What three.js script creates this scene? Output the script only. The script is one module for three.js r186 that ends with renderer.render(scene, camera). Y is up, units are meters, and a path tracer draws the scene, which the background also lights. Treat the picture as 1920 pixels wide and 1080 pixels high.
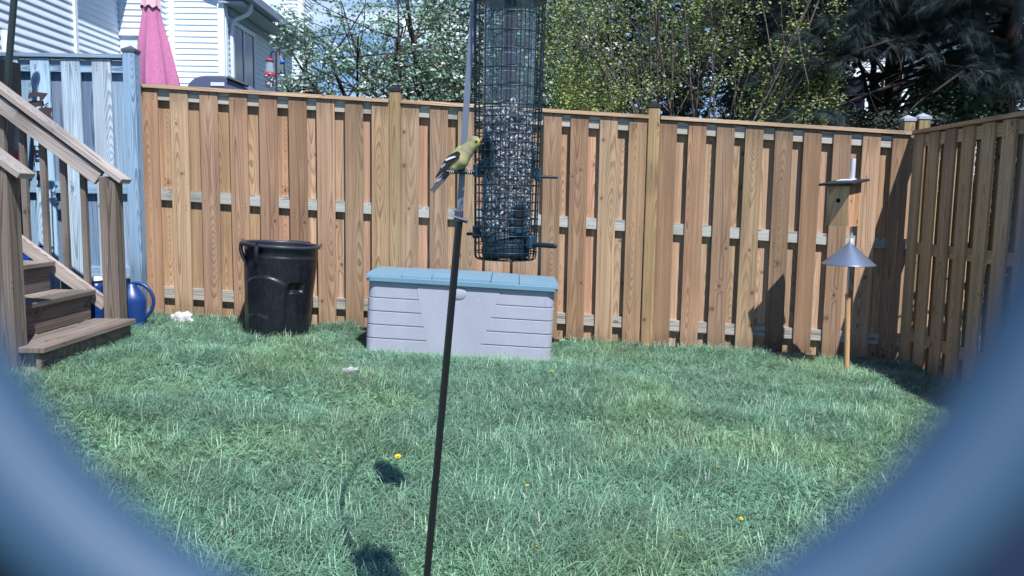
import * as THREE from 'three';
import { mergeGeometries } from 'three/addons/utils/BufferGeometryUtils.js';
import { RoundedBoxGeometry } from 'three/addons/geometries/RoundedBoxGeometry.js';
import { MarchingCubes } from 'three/addons/objects/MarchingCubes.js';
import { TextGeometry } from 'three/addons/geometries/TextGeometry.js';
import { FontLoader } from 'three/addons/loaders/FontLoader.js';

// ---------------------------------------------------------------- camera, sky, sun, exposure
const scene = new THREE.Scene();
const camera = new THREE.PerspectiveCamera(39.6, 16 / 9, 0.005, 400);
camera.rotation.order = 'YXZ';
camera.position.set(0, 1.16, 0);
camera.rotation.set(-0.1108, 0, 0.0163);
camera.focus = 2.4;
camera.userData.fStop = 15.5;
camera.updateMatrixWorld(true);

const SUN = new THREE.Vector3(0.46, 1.68, 1).normalize();
const sun = new THREE.DirectionalLight(new THREE.Color().setRGB(1, 0.985, 0.955), 4.9);
sun.position.copy(SUN).multiplyScalar(40);
sun.castShadow = true;
sun.shadow.mapSize.set(4096, 4096);
Object.assign(sun.shadow.camera, { left: -14, right: 14, top: 14, bottom: -14, near: 1, far: 90 });
scene.add(sun, sun.target);

// seeded random numbers and value noise
function rng(seed) {
  let a = seed >>> 0;
  return () => {
    a = (a + 0x6d2b79f5) | 0;
    let t = Math.imul(a ^ (a >>> 15), 1 | a);
    t = (t + Math.imul(t ^ (t >>> 7), 61 | t)) ^ t;
    return ((t ^ (t >>> 14)) >>> 0) / 4294967296;
  };
}
function h3(x, y, z) {
  let h = Math.imul(x, 374761393) ^ Math.imul(y, 668265263) ^ Math.imul(z, 1274126177);
  h = Math.imul(h ^ (h >>> 13), 1274126177);
  return ((h ^ (h >>> 16)) >>> 0) / 4294967296;
}
const sm = (t) => t * t * (3 - 2 * t);
const mixn = (a, b, t) => a + (b - a) * t;
const clamp = (x, a = 0, b = 1) => Math.min(b, Math.max(a, x));
const sstep = (a, b, x) => sm(clamp((x - a) / (b - a)));
function noise(x, y, z = 0) {
  const xi = Math.floor(x), yi = Math.floor(y), zi = Math.floor(z), u = sm(x - xi), v = sm(y - yi), w = sm(z - zi);
  const L = (k) => mixn(mixn(h3(xi, yi, zi + k), h3(xi + 1, yi, zi + k), u), mixn(h3(xi, yi + 1, zi + k), h3(xi + 1, yi + 1, zi + k), u), v);
  return mixn(L(0), L(1), w);
}
function fbm(x, y, z = 0, n = 4) {
  let s = 0, a = 0.5, t = 0;
  for (let i = 0; i < n; i++) { s += a * noise(x, y, z + i * 17); t += a; a *= 0.5; x *= 2.03; y *= 2.03; z *= 2.03; }
  return s / t;
}

{ // one sky: deep blue with drifting bright fair-weather clouds
  const W = 1024, H = 512, d = new Float32Array(W * H * 4);
  for (let j = 0; j < H; j++) for (let i = 0; i < W; i++) {
    const el = ((j + 0.5) / H - 0.5) * Math.PI, az = ((i + 0.5) / W - 0.5) * 2 * Math.PI;
    const y = Math.sin(el), x = Math.cos(el) * Math.cos(az), z = Math.cos(el) * Math.sin(az), o = (j * W + i) * 4;
    const up = Math.max(y, 0), k = Math.pow(1 - up, 3.2);
    let r = mixn(0.03, 0.28, k), g = mixn(0.095, 0.50, k), b = mixn(0.36, 0.86, k);
    const q = 1 / (up + 0.16), n = fbm(x * q * 1.25 + 3.1, z * q * 1.25 + 7.7, 2.2, 5);
    const c = sstep(0.44, 0.62, n) * sstep(-0.01, 0.06, y) * mixn(0.95, 0.25, sstep(0.25, 0.6, y));
    const lit = 0.82 + 0.3 * fbm(x * q * 3 + 1, z * q * 3, 9, 3);
    r = mixn(r, 0.72 * lit, c); g = mixn(g, 0.86 * lit, c); b = mixn(b, 1.0 * lit, c);
    if (y < 0) { const e = clamp(-y * 6); r = mixn(r, 0.09, e); g = mixn(g, 0.12, e); b = mixn(b, 0.1, e); }
    d[o] = r; d[o + 1] = g; d[o + 2] = b; d[o + 3] = 1;
  }
  const t = new THREE.DataTexture(d, W, H, THREE.RGBAFormat, THREE.FloatType);
  t.mapping = THREE.EquirectangularReflectionMapping;
  t.minFilter = t.magFilter = THREE.LinearFilter;
  t.needsUpdate = true;
  scene.background = t;
  scene.environment = t;
}
const renderer = new THREE.WebGLRenderer({ antialias: true });
renderer.toneMapping = THREE.LinearToneMapping;
renderer.toneMappingExposure = 1.5;
renderer.shadowMap.enabled = true;

// ---------------------------------------------------------------- helpers
// a point of the place: where the line of sight through a pixel of the 1920x1080 photograph reaches the depth z = -Z
function at(px, py, Z) {
  const d = new THREE.Vector3((px - 960) / 1500, -(py - 540) / 1500, -1).applyQuaternion(camera.quaternion);
  return d.multiplyScalar(-Z / d.z).add(camera.position);
}
const groundY = (x, z) => -0.3 * Math.tanh(x / 6);
function onGround(px, py) {
  let lo = 0.5, hi = 60;
  for (let i = 0; i < 50; i++) { const m = (lo + hi) / 2, p = at(px, py, m); if (p.y > groundY(p.x, p.z)) lo = m; else hi = m; }
  const p = at(px, py, lo); p.y = groundY(p.x, p.z); return p;
}
const used = new Map();
function numbered(name) {
  const n = used.get(name) ?? 0; used.set(name, n + 1);
  return n ? name + '_' + String(n).padStart(3, '0') : name;
}
function tag(o, label, category, group, kind) {
  if (label) o.userData.label = label;
  if (category) o.userData.category = category;
  if (group) o.userData.group = group;
  if (kind) o.userData.kind = kind;
  return o;
}
function thing(name, label, category, pos = [0, 0, 0], turn = 0, group) {
  const o = new THREE.Group(); o.name = numbered(name); scene.add(o);
  o.position.set(...(pos.isVector3 ? pos.toArray() : pos)); o.rotation.y = turn;
  return tag(o, label, category, group);
}
function part(name, geos, mat, parent, label) {
  const g = Array.isArray(geos) ? merge(geos) : geos;
  const m = new THREE.Mesh(g, mat); m.name = parent === scene ? numbered(name) : name;
  m.castShadow = m.receiveShadow = true; parent.add(m);
  if (label) m.userData.label = label;
  return m;
}
function clean(g) {
  g = g.index ? g.toNonIndexed() : g;
  for (const k of Object.keys(g.attributes)) if (!['position', 'normal', 'uv'].includes(k)) g.deleteAttribute(k);
  if (!g.attributes.normal) g.computeVertexNormals();
  if (!g.attributes.uv) g.setAttribute('uv', new THREE.BufferAttribute(new Float32Array(g.attributes.position.count * 2), 2));
  return g;
}
const merge = (a) => (a.length === 1 ? a[0] : mergeGeometries(a.map(clean)));
const V = (x, y, z) => new THREE.Vector3(x, y, z);
const box = (w, h, d, x = 0, y = 0, z = 0) => new THREE.BoxGeometry(w, h, d).translate(x, y, z);
const rbox = (w, h, d, r, x = 0, y = 0, z = 0, s = 2) => new RoundedBoxGeometry(w, h, d, s, r).translate(x, y, z);
const cyl = (r0, r1, h, n = 16, x = 0, y = 0, z = 0) => new THREE.CylinderGeometry(r0, r1, h, n).translate(x, y, z);
const ball = (r, x = 0, y = 0, z = 0, a = 16, b = 12) => new THREE.SphereGeometry(r, a, b).translate(x, y, z);
const lathe = (pts, n = 32) => new THREE.LatheGeometry(pts.map((p) => new THREE.Vector2(p[0], p[1])), n);
function rod(a, b, ra, rb = ra, n = 8) {
  const d = b.clone().sub(a), g = new THREE.CylinderGeometry(rb, ra, d.length(), n);
  g.applyQuaternion(new THREE.Quaternion().setFromUnitVectors(V(0, 1, 0), d.clone().normalize()));
  return g.translate((a.x + b.x) / 2, (a.y + b.y) / 2, (a.z + b.z) / 2);
}
const tube = (pts, r, seg = 24, n = 8, closed = false) => new THREE.TubeGeometry(new THREE.CatmullRomCurve3(pts, closed), seg, r, n, closed);
// many thin limbs in one buffer
class Limbs {
  constructor() { this.p = []; this.n = []; this.u = []; }
  seg(a, b, ra, rb, sides = 5) {
    const d = b.clone().sub(a).normalize(), s = Math.abs(d.y) < 0.9 ? V(0, 1, 0) : V(1, 0, 0);
    const e = s.cross(d).normalize(), f = d.clone().cross(e);
    const ring = (c, r, k) => { const t = (k / sides) * Math.PI * 2, x = Math.cos(t), y = Math.sin(t), n = e.clone().multiplyScalar(x).addScaledVector(f, y); return [c.clone().addScaledVector(n, r), n]; };
    const L = a.distanceTo(b);
    for (let k = 0; k < sides; k++) {
      const A = ring(a, ra, k), B = ring(a, ra, k + 1), C = ring(b, rb, k), D = ring(b, rb, k + 1);
      for (const [q, u, v] of [[A, k, 0], [B, k + 1, 0], [D, k + 1, L], [A, k, 0], [D, k + 1, L], [C, k, L]]) { this.p.push(q[0].x, q[0].y, q[0].z); this.n.push(q[1].x, q[1].y, q[1].z); this.u.push((u / sides) * 0.4, v); }
    }
  }
  geo() {
    const g = new THREE.BufferGeometry();
    g.setAttribute('position', new THREE.Float32BufferAttribute(this.p, 3)); g.setAttribute('normal', new THREE.Float32BufferAttribute(this.n, 3)); g.setAttribute('uv', new THREE.Float32BufferAttribute(this.u, 2));
    return g;
  }
}
function tex(W, H, fn, srgb = true, rep = true) {
  const d = new Uint8Array(W * H * 4);
  for (let j = 0; j < H; j++) for (let i = 0; i < W; i++) {
    const c = fn(i, j), o = (j * W + i) * 4;
    d[o] = clamp(c[0]) * 255; d[o + 1] = clamp(c[1]) * 255; d[o + 2] = clamp(c[2]) * 255; d[o + 3] = 255;
  }
  const t = new THREE.DataTexture(d, W, H);
  if (srgb) t.colorSpace = THREE.SRGBColorSpace;
  t.magFilter = THREE.LinearFilter; t.minFilter = THREE.LinearMipmapLinearFilter; t.generateMipmaps = true;
  if (rep) t.wrapS = t.wrapT = THREE.RepeatWrapping;
  t.needsUpdate = true; return t;
}
const std = (rgb, rough = 0.7, o = {}) => { const m = new THREE.MeshStandardMaterial({ roughness: rough, side: THREE.DoubleSide, ...o }); m.color.setRGB(...rgb); return m; };
const leafMat = (rough = 0.6, tr = 0.35) => new THREE.MeshPhysicalMaterial({ roughness: rough, side: THREE.DoubleSide, transmission: tr, thickness: 0, color: 0xffffff });

// ---------------------------------------------------------------- wood: plain-sawn boards, eight to a sheet, grain along v
const COLS = 8;
function woodSheet(seed, pal, o = {}) {
  const W = 1024, H = 1024, cw = W / COLS, R = rng(seed), cols = [];
  for (let c = 0; c < COLS; c++) {
    const knots = [], nk = Math.floor(R() * 3.2 * (o.knots ?? 1));
    for (let k = 0; k < nk; k++) knots.push({ x: 0.012 + R() * 0.116, y: R() * 1.9, r: 0.006 + R() * 0.007, e: 1 + R() * 0.6 });
    cols.push({ u0: 0.02 + R() * 0.1, sp: 0.005 + R() * 0.0045, d0: 0.008 + R() * 0.03, amp: 0.035 + R() * 0.05, s: R() * 100, tone: R(), hue: R(), knots, wob: 0.01 + R() * 0.02 });
  }
  return tex(W, H, (i, j) => {
    const c = cols[Math.floor(i / cw)], x = ((i % cw) / cw) * 0.14, y = (j / H) * 1.95;
    const u0 = c.u0 + (noise(y * 1.3, c.s) - 0.5) * c.wob * 2, dep = c.d0 + c.amp * Math.abs(noise(y * 0.85, c.s + 9) * 2 - 1) ** 0.8;
    let dr = 0, dark = 0, halo = 0;
    for (const k of c.knots) {
      let dy = y - k.y; dy -= Math.round(dy / 1.95) * 1.95;
      const dx = x - k.x, q = Math.hypot(dx, dy / (k.e * 1.15)) / k.r;
      dr += 0.016 * Math.exp(-(dx * dx) / (3.2 * k.r * k.r) - (dy * dy) / (16 * k.r * k.r));
      dark = Math.max(dark, sstep(1.15, 0.75, q) * (0.75 + 0.25 * Math.sin(q * 9)));
      halo = Math.max(halo, sstep(3.4, 1, q) * 0.5);
    }
    const r = (Math.hypot(x - u0, dep) + dr) / c.sp + (fbm(x * 40, y * 2.2, c.s, 2) - 0.5) * 0.9;
    const ph = r - Math.floor(r), yr = h3(Math.floor(r), 5, Math.floor(c.s));
    const late = sstep(0.35, 0.86, ph) * sstep(1, 0.93, ph) * (0.35 + 0.65 * yr);
    const fine = noise(x * 900, y * 12, c.s) - 0.5, streak = fbm(x * 70, y * 0.9, c.s + 3, 3) - 0.5, blot = fbm(x * 9, y * 1.6, c.s + 40, 3) - 0.5;
    let nail = 0;
    for (const ny of [0.09, 0.12, 0.985, 1.02, 1.83, 1.86]) for (const nx of [0.032, 0.106]) { const q = Math.hypot(x - nx - (c.hue - 0.5) * 0.012, y - ny); nail = Math.max(nail, sstep(0.0045, 0.002, q)); if (y < ny && Math.abs(x - nx - (c.hue - 0.5) * 0.012) < 0.004) nail = Math.max(nail, 0.16 * sstep(0.12, 0, ny - y)); }
    const endDark = sstep(0.2, 0.0, Math.min(y, 1.95 - y) + (fbm(x * 30, 3, c.s, 2) - 0.5) * 0.25);  // boards toned darker towards both ends
    const grey = clamp((o.grey ?? 0) + (o.greyVar ?? 0.3) * blot * 2), m = clamp(late * 0.68 + 0.12 + fine * 0.2);
    const out = [];
    for (let k = 0; k < 3; k++) {
      let v = mixn(pal.early[k], pal.late[k], m) * (1 + (c.tone - 0.5) * 0.16);
      v = mixn(v, pal.grey[k] * (1 - 0.35 * late), grey);
      v = mixn(v, pal.knot[k], Math.max(dark * 0.85, halo * 0.22));
      v *= (1 + fine * 0.15 + streak * 0.3 + blot * 0.3) * (1 - 0.55 * nail) * (1 - 0.14 * endDark);
      out.push(v + (c.hue - 0.5) * [0.035, -0.005, -0.03][k]);
    }
    return out;
  });
}
const sheetA = woodSheet(11, { early: [0.705, 0.60, 0.495], late: [0.50, 0.385, 0.30], grey: [0.60, 0.54, 0.49], knot: [0.3, 0.2, 0.15] }, { greyVar: 0.45 });
const sheetB = woodSheet(29, { early: [0.72, 0.61, 0.51], late: [0.52, 0.395, 0.31], grey: [0.62, 0.56, 0.51], knot: [0.32, 0.22, 0.16] }, { greyVar: 0.5, knots: 1.3 });
const sheetGrey = woodSheet(47, { early: [0.71, 0.78, 0.86], late: [0.38, 0.46, 0.58], grey: [0.62, 0.72, 0.83], knot: [0.3, 0.35, 0.42] }, { grey: 0.25, knots: 0.7 });
const sheetDeck = woodSheet(83, { early: [0.535, 0.49, 0.455], late: [0.33, 0.295, 0.27], grey: [0.56, 0.54, 0.53], knot: [0.2, 0.16, 0.15] }, { grey: 0.4, greyVar: 0.5, knots: 0.8 });
const woodMat = (map, tint = [1, 1, 1], rough = 0.86) => { const m = new THREE.MeshStandardMaterial({ map, roughness: rough, bumpMap: map, bumpScale: 0.0012 }); m.color.setRGB(...tint); return m; };
const TINTS = [[0.8, 0.79, 0.70], [0.5, 0.5, 0.5], [0.80, 0.71, 0.66], [0.62, 0.59, 0.54], [0.78, 0.77, 0.66], [0.95, 0.88, 0.85], [0.66, 0.58, 0.5], [0.98, 0.97, 0.9], [0.7, 0.66, 0.62]], BACKTINTS = [[1.0, 0.97, 0.94], [1.02, 0.91, 0.9], [0.88, 0.84, 0.74], [1.12, 1.08, 1.06]], SHADELIFTTINTS = [[1.12, 1.12, 0.96], [1.0, 1.0, 0.84], [1.25, 1.22, 1.02], [0.95, 0.92, 0.8]];
const fenceMats = TINTS.flatMap((t) => [woodMat(sheetA, t), woodMat(sheetB, t)]);
const backMats = BACKTINTS.flatMap((t) => [woodMat(sheetA, t), woodMat(sheetB, t)]);
const shadeLiftMats = SHADELIFTTINTS.flatMap((t) => [woodMat(sheetA, t), woodMat(sheetB, t)]);  // right fence: same wood tinted brighter to lift its shade
const postMat = woodMat(sheetB, [0.68, 0.72, 0.56]), railMat = woodMat(sheetGrey, [1.12, 0.82, 0.55]), capMat = woodMat(sheetB, [1.2, 1.2, 1.15]);
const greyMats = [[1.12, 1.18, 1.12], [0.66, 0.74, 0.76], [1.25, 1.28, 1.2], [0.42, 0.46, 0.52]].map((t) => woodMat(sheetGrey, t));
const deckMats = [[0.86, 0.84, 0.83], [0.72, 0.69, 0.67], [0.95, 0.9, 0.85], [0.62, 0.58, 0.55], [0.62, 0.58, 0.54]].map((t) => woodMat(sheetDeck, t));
const paleDeck = woodMat(sheetDeck, [1.5, 1.48, 1.5]);
// lay a column of the sheet on a box-like geometry, grain along its longest side ('y', 'x' or 'z')
function grain(g, dims, along = 'y', col = 0, v0 = 0) {
  g = g.index ? g.toNonIndexed() : g;
  const p = g.attributes.position, n = g.attributes.normal, uv = new Float32Array(p.count * 2), ax = { x: 0, y: 1, z: 2 }[along], oth = [0, 1, 2].filter((k) => k !== ax);
  g.computeBoundingBox();
  const lo = g.boundingBox.min.toArray(), hi = g.boundingBox.max.toArray();
  for (let i = 0; i < p.count; i++) {
    const P = [p.getX(i), p.getY(i), p.getZ(i)], N = [Math.abs(n.getX(i)), Math.abs(n.getY(i)), Math.abs(n.getZ(i))];
    let u, v;
    if (N[ax] > 0.7) { u = (P[oth[0]] - lo[oth[0]]) / 0.14; v = v0 + ((P[oth[1]] - lo[oth[1]]) / 1.95) * 0.2; }
    else { const k = N[oth[0]] > N[oth[1]] ? oth[1] : oth[0]; u = (P[k] - lo[k]) / 0.14 + (k === oth[1] ? 0.08 : 0); v = v0 + (P[ax] - lo[ax]) / 1.95; }
    uv[i * 2] = (col + 0.02 + 0.96 * clamp(u)) / COLS; uv[i * 2 + 1] = v;
  }
  g.setAttribute('uv', new THREE.BufferAttribute(uv, 2));
  return g;
}
const plank = (w, h, d, along, col, v0 = 0, r = 0) => grain(r ? new RoundedBoxGeometry(w, h, d, 1, r) : new THREE.BoxGeometry(w, h, d), null, along, col, v0);

// ---------------------------------------------------------------- ground
{
  const mk = (x0, x1, z0, z1, nx, nz, dy, name, mat, bump) => {
    const g = new THREE.PlaneGeometry(x1 - x0, z1 - z0, nx, nz).rotateX(-Math.PI / 2).translate((x0 + x1) / 2, 0, (z0 + z1) / 2);
    const p = g.attributes.position, uv = g.attributes.uv;
    for (let i = 0; i < p.count; i++) {
      const x = p.getX(i), z = p.getZ(i);
      p.setY(i, groundY(x, z) + dy + (bump ? (fbm(x * 2.2, z * 2.2, 4, 3) - 0.5) * 0.03 : 0)); uv.setXY(i, x / 2.2, z / 2.2);
    }
    g.computeVertexNormals();
    return tag(part(name, g, mat, scene), null, null, null, 'structure');
  };
  const soil = tex(512, 512, (i, j) => {
    const a = fbm(i / 40, j / 40, 1, 4), b = noise(i / 2.2, j / 2.2, 7), c = noise(i / 6, j / 6, 3), f = 0.6 + 0.55 * b;
    const g = sstep(0.36, 0.56, a + (c - 0.5) * 0.25);
    return [mixn(0.42, 0.30, g) * f, mixn(0.41, 0.43, g) * f, mixn(0.34, 0.33, g) * f];
  });
  const m = new THREE.MeshStandardMaterial({ map: soil, roughness: 1 });
  mk(-70, 70, -90, 30, 70, 40, -0.06, 'ground', m, false);
  mk(-7, 7, -6.9, 3.5, 160, 120, 0, 'lawn', m, true);
}

// ---------------------------------------------------------------- shadow-box fence behind the lawn
const ZF = 6.46;                                       // depth of the front faces of its boards
const lineAt = (ax, ay, bx, by, Z) => { const a = at(ax, ay, Z), b = at(bx, by, Z); return (x) => a.y + ((b.y - a.y) * (x - a.x)) / (b.x - a.x); };
const capTop = lineAt(265, 157, 1705, 246, ZF), railTop = lineAt(310, 177, 1660, 265, ZF), railMid = lineAt(315, 365, 1483, 444, ZF), railLow = lineAt(315, 549, 1475, 625, ZF);
const boardGeos = [];
for (let c = 0; c < 8; c++) for (const f of [0, 1, 2, 3]) {
  const g = plank(0.1415, 1, 0.017, 'y', c, 0), uv = g.attributes.uv, p = g.attributes.position;
  for (let i = 0; i < uv.count; i++) {
    let v = 0.02 + (p.getY(i) + 0.5) * 0.96, u = uv.getX(i) * COLS - c;
    if (f & 1) v = 1 - v;
    if (f & 2) u = 1 - u;
    uv.setXY(i, (c + u) / COLS, v);
  }
  boardGeos.push(g);
}
const FR = rng(5);
function fenceBoard(parent, x, z, yb, yt, mats, turn = 0, wide = 1, Rn = FR) {
  const m = part('fence_board', boardGeos[Math.floor(Rn() * boardGeos.length)], mats[Math.floor(Rn() * mats.length)], parent);
  m.scale.set(wide, yt - yb, 1); m.position.set(x, (yt + yb) / 2, z + (Rn() - 0.5) * 0.003);
  m.rotation.set(0, turn + (Rn() - 0.5) * 0.012, (Rn() - 0.5) * 0.007);
  return m;
}
function slopedRail(parent, name, x0, x1, f, h, d, z, mat, col) {
  const a = V(x0, f(x0), z), b = V(x1, f(x1), z), L = a.distanceTo(b);
  const m = part(name, plank(L, h, d, 'x', col, FR()), mat, parent);
  m.position.copy(a).add(b).multiplyScalar(0.5); m.rotation.z = Math.atan2(b.y - a.y, b.x - a.x);
  return m;
}
const capGeo = (() => { const s = 0.104, g = merge([box(s, 0.022, s, 0, 0.011, 0), new THREE.ConeGeometry(s * 0.66, 0.032, 4).rotateY(Math.PI / 4).translate(0, 0.038, 0)]); return g; })();
const blackPlastic = std([0.012, 0.013, 0.018], 0.45), greyCap = std([0.30, 0.34, 0.4], 0.6);
function fencePost(parent, x, z, yb, yt, mat, col, capMaterial, w = 0.092) {
  const p = part('fence_post', plank(w, yt - yb, w, 'y', col, FR(), 0.006), mat, parent); p.position.set(x, (yb + yt) / 2, z);
  const c = part('post_cap', capGeo, capMaterial, p); c.position.y = (yt - yb) / 2 + 0.001;
  return p;
}
const backFence = thing('board_fence', 'brown board-on-board wooden fence with black post caps behind the lawn', 'fence', [0, 0, 0]);
{
  const fx = (px) => at(px, 300, ZF).x;                // boards stand plumb, so their place is read at one height
  const lefts = [[263, 319, 375, 431, 486, 542, 594, 647, 697], [752, 807, 859, 913, 966, 1020, 1071, 1126, 1180], [1237, 1292, 1345, 1399, 1456, 1510, 1566, 1621, 1677]];
  const posts = [740.5, 1226];
  const kk = (px) => px - (px - 740) * 0.005;          // from the top of a board, where it was measured, to the height used by fx
  const bounds = [[fx(258), fx(729)], [fx(751), fx(1214)], [fx(1236), fx(1712)]];
  lefts.forEach((L, s) => {
    const xs = L.map((px) => fx(kk(px) + 16.3));
    xs.forEach((x, i) => fenceBoard(backFence, x, -ZF - 0.0085, groundY(x) + 0.035 + FR() * 0.03, capTop(x) - 0.032 - FR() * 0.006, fenceMats));
    for (let i = 0; i <= xs.length; i++) {
      const x = i === 0 ? bounds[s][0] + 0.03 : i === xs.length ? bounds[s][1] - 0.02 : (xs[i - 1] + xs[i]) / 2;
      if ((i === 0 && xs[0] - x < 0.09) || (i === xs.length && x - xs[i - 1] < 0.09)) continue;
      fenceBoard(backFence, x, -ZF - 0.017 - 0.038 - 0.0085, groundY(x) + 0.02 + FR() * 0.03, capTop(x) - 0.036, backMats);
    }
    const [x0, x1] = bounds[s];
    slopedRail(backFence, 'fence_rail', x0, x1, (x) => railTop(x), 0.089, 0.0375, -ZF - 0.036, railMat, 1);
    slopedRail(backFence, 'fence_rail', x0, x1, (x) => railMid(x), 0.089, 0.0375, -ZF - 0.036, railMat, 3);
    slopedRail(backFence, 'fence_rail', x0, x1, (x) => railLow(x), 0.089, 0.0375, -ZF - 0.036, railMat, 5);
    slopedRail(backFence, 'cap_board', x0, x1 - (s === 2 ? 0.002 : 0), (x) => capTop(x) - 0.014, 0.028, 0.13, -ZF - 0.046, capMat, 2 + s);
  });
  fenceBoard(backFence, fx(1705), -ZF - 0.0635, groundY(3.2) + 0.03, capTop(3.2) - 0.036, fenceMats);
  posts.forEach((px, i) => { const x = fx(px - (px - 740) * 0.005); fencePost(backFence, x, -ZF - 0.036, groundY(x) - 0.1, capTop(x) + 0.062, postMat, 3 + i * 2, blackPlastic); });
}

// ---------------------------------------------------------------- fence along the right side, in its own shade
{
  const X = at(1710, 300, ZF).x, Rn = rng(77);
  const f = thing('board_fence', 'shaded wooden fence running along the right side toward the viewer', 'fence', [0, 0, 0]);
  const top0 = capTop(3.2), gy = groundY(X), topOf = (z) => top0 + 0.006 + (z + ZF) * 0.004;
  const place = (g, name, mat, x, y, z) => { const m = part(name, g, mat, f); m.position.set(x, y, z); return m; };
  let k = 0;
  for (let z = -ZF + 0.075; z < 1.4; z += 0.2326, k++) {
    fenceBoard(f, X + 0.0085, z, gy + 0.03 + Rn() * 0.04, topOf(z) - 0.034, shadeLiftMats, Math.PI / 2, 1, Rn);
    if (k) fenceBoard(f, X + 0.017 + 0.038 + 0.0085, z - 0.1163, gy + 0.02 + Rn() * 0.03, topOf(z) - 0.036, shadeLiftMats, Math.PI / 2, 1.38, Rn);
  }
  const z0 = -ZF - 0.02, z1 = 1.4, zm = (z0 + z1) / 2, L = z1 - z0;
  for (const [y, c] of [[topOf(-ZF) - 0.085, 2], [top0 - 0.92, 4], [gy + 0.27, 6]]) place(plank(0.0375, 0.089, L, 'z', c, 0.2), 'fence_rail', shadeLiftMats[2], X + 0.036, y, zm);
  place(plank(0.13, 0.028, L, 'z', 1, 0.4), 'cap_board', shadeLiftMats[1], X + 0.046, topOf(zm) - 0.013, zm).rotation.x = -0.004;
  for (const z of [-4.35, -2.2, -0.05]) fencePost(f, X + 0.1, z, gy - 0.1, topOf(z) + 0.02, postMat, 4, greyCap);
  fencePost(f, X + 0.16, -ZF - 0.2, gy - 0.1, top0 + 0.115, postMat, 6, greyCap);
  fencePost(f, X + 0.05, -ZF - 0.22, gy - 0.1, top0 + 0.10, postMat, 2, greyCap);
}

// ---------------------------------------------------------------- old blue-grey fence at the left
const ZG = 6.22;
{
  const f = thing('weathered_fence', 'old blue-grey weathered board fence behind the wooden steps', 'fence', [0, 0, 0]);
  const Rn = rng(303), top = at(150, 101, ZG).y, xr = at(249, 300, ZG).x;
  const geo = boardGeos;
  const put = (px, z, yt, mats, w = 1) => {
    const x = at(px, 200, ZG).x, m = fenceBoard(f, x, z, groundY(x) + 0.06, yt, mats, 0, w, Rn); m.rotation.z += 0.004; return m;
  };
  let first = true;
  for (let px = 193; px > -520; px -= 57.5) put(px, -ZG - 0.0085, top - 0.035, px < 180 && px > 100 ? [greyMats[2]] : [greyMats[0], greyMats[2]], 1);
  for (let px = 222; px > -520; px -= 57.5) put(px, -ZG - 0.0635, top - 0.04, [greyMats[1], greyMats[3]], 1);  // rear boards in darker tints that stand in for their shade
  const x0 = -8.2;
  const flat = (y) => () => y;
  for (const [py, c] of [[124, 2], [352, 4], [511, 6]]) slopedRail(f, 'fence_rail', x0, xr - 0.04, flat(at(200, py, ZG).y), 0.089, 0.0375, -ZG - 0.036, greyMats[1], c);
  slopedRail(f, 'cap_board', x0, xr - 0.05, flat(top - 0.013), 0.028, 0.125, -ZG - 0.046, greyMats[1], 5);
  fencePost(f, xr, -ZG - 0.03, groundY(xr) - 0.1, at(249, 98, ZG).y, greyMats[1], 3, std([0.06, 0.075, 0.1], 0.6), 0.094);
  fencePost(f, xr - 2.4, -ZG - 0.05, groundY(xr) - 0.1, at(249, 98, ZG).y, greyMats[1], 5, std([0.06, 0.075, 0.1], 0.6), 0.094);
}

// ---------------------------------------------------------------- white houses with lapped siding
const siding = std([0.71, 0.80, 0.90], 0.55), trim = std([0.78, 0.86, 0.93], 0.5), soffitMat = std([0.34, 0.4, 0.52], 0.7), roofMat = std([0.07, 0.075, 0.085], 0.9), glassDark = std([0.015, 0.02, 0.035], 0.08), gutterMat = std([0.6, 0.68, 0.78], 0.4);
const wallCore = std([0.6, 0.65, 0.72], 0.8);
const sidingCache = new Map();
// lapped boards on a wall from a to b (x, z), its outside to the left of the way from a to b seen from above
function sidedWall(parent, a, b, y0, y1, e, off = 0) {
  const L = Math.hypot(b[0] - a[0], b[1] - a[1]), turn = Math.atan2(-(b[1] - a[1]), b[0] - a[0]), key = L.toFixed(3) + e;
  if (!sidingCache.has(key)) {
    const s = new THREE.Shape([new THREE.Vector2(0, 0), new THREE.Vector2(0.019, -0.004), new THREE.Vector2(0.019, 0.012), new THREE.Vector2(0.004, e), new THREE.Vector2(0, e)]);
    sidingCache.set(key, clean(new THREE.ExtrudeGeometry(s, { depth: L, bevelEnabled: false }).rotateY(-Math.PI / 2).translate(L / 2, 0, 0)));
  }
  const w = part('wall', box(L, y1 - y0 + 2.0, 0.1, 0, 0, -0.051), wallCore, parent);
  w.position.set((a[0] + b[0]) / 2, (y0 + y1) / 2 - 1.0, (a[1] + b[1]) / 2); w.rotation.y = turn;
  for (let y = y0 + off; y < y1 - e * 0.5; y += e) {
    const m = part('siding_board', sidingCache.get(key), siding, parent);
    m.position.set((a[0] + b[0]) / 2, y, (a[1] + b[1]) / 2); m.rotation.y = turn;
  }
}
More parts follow.
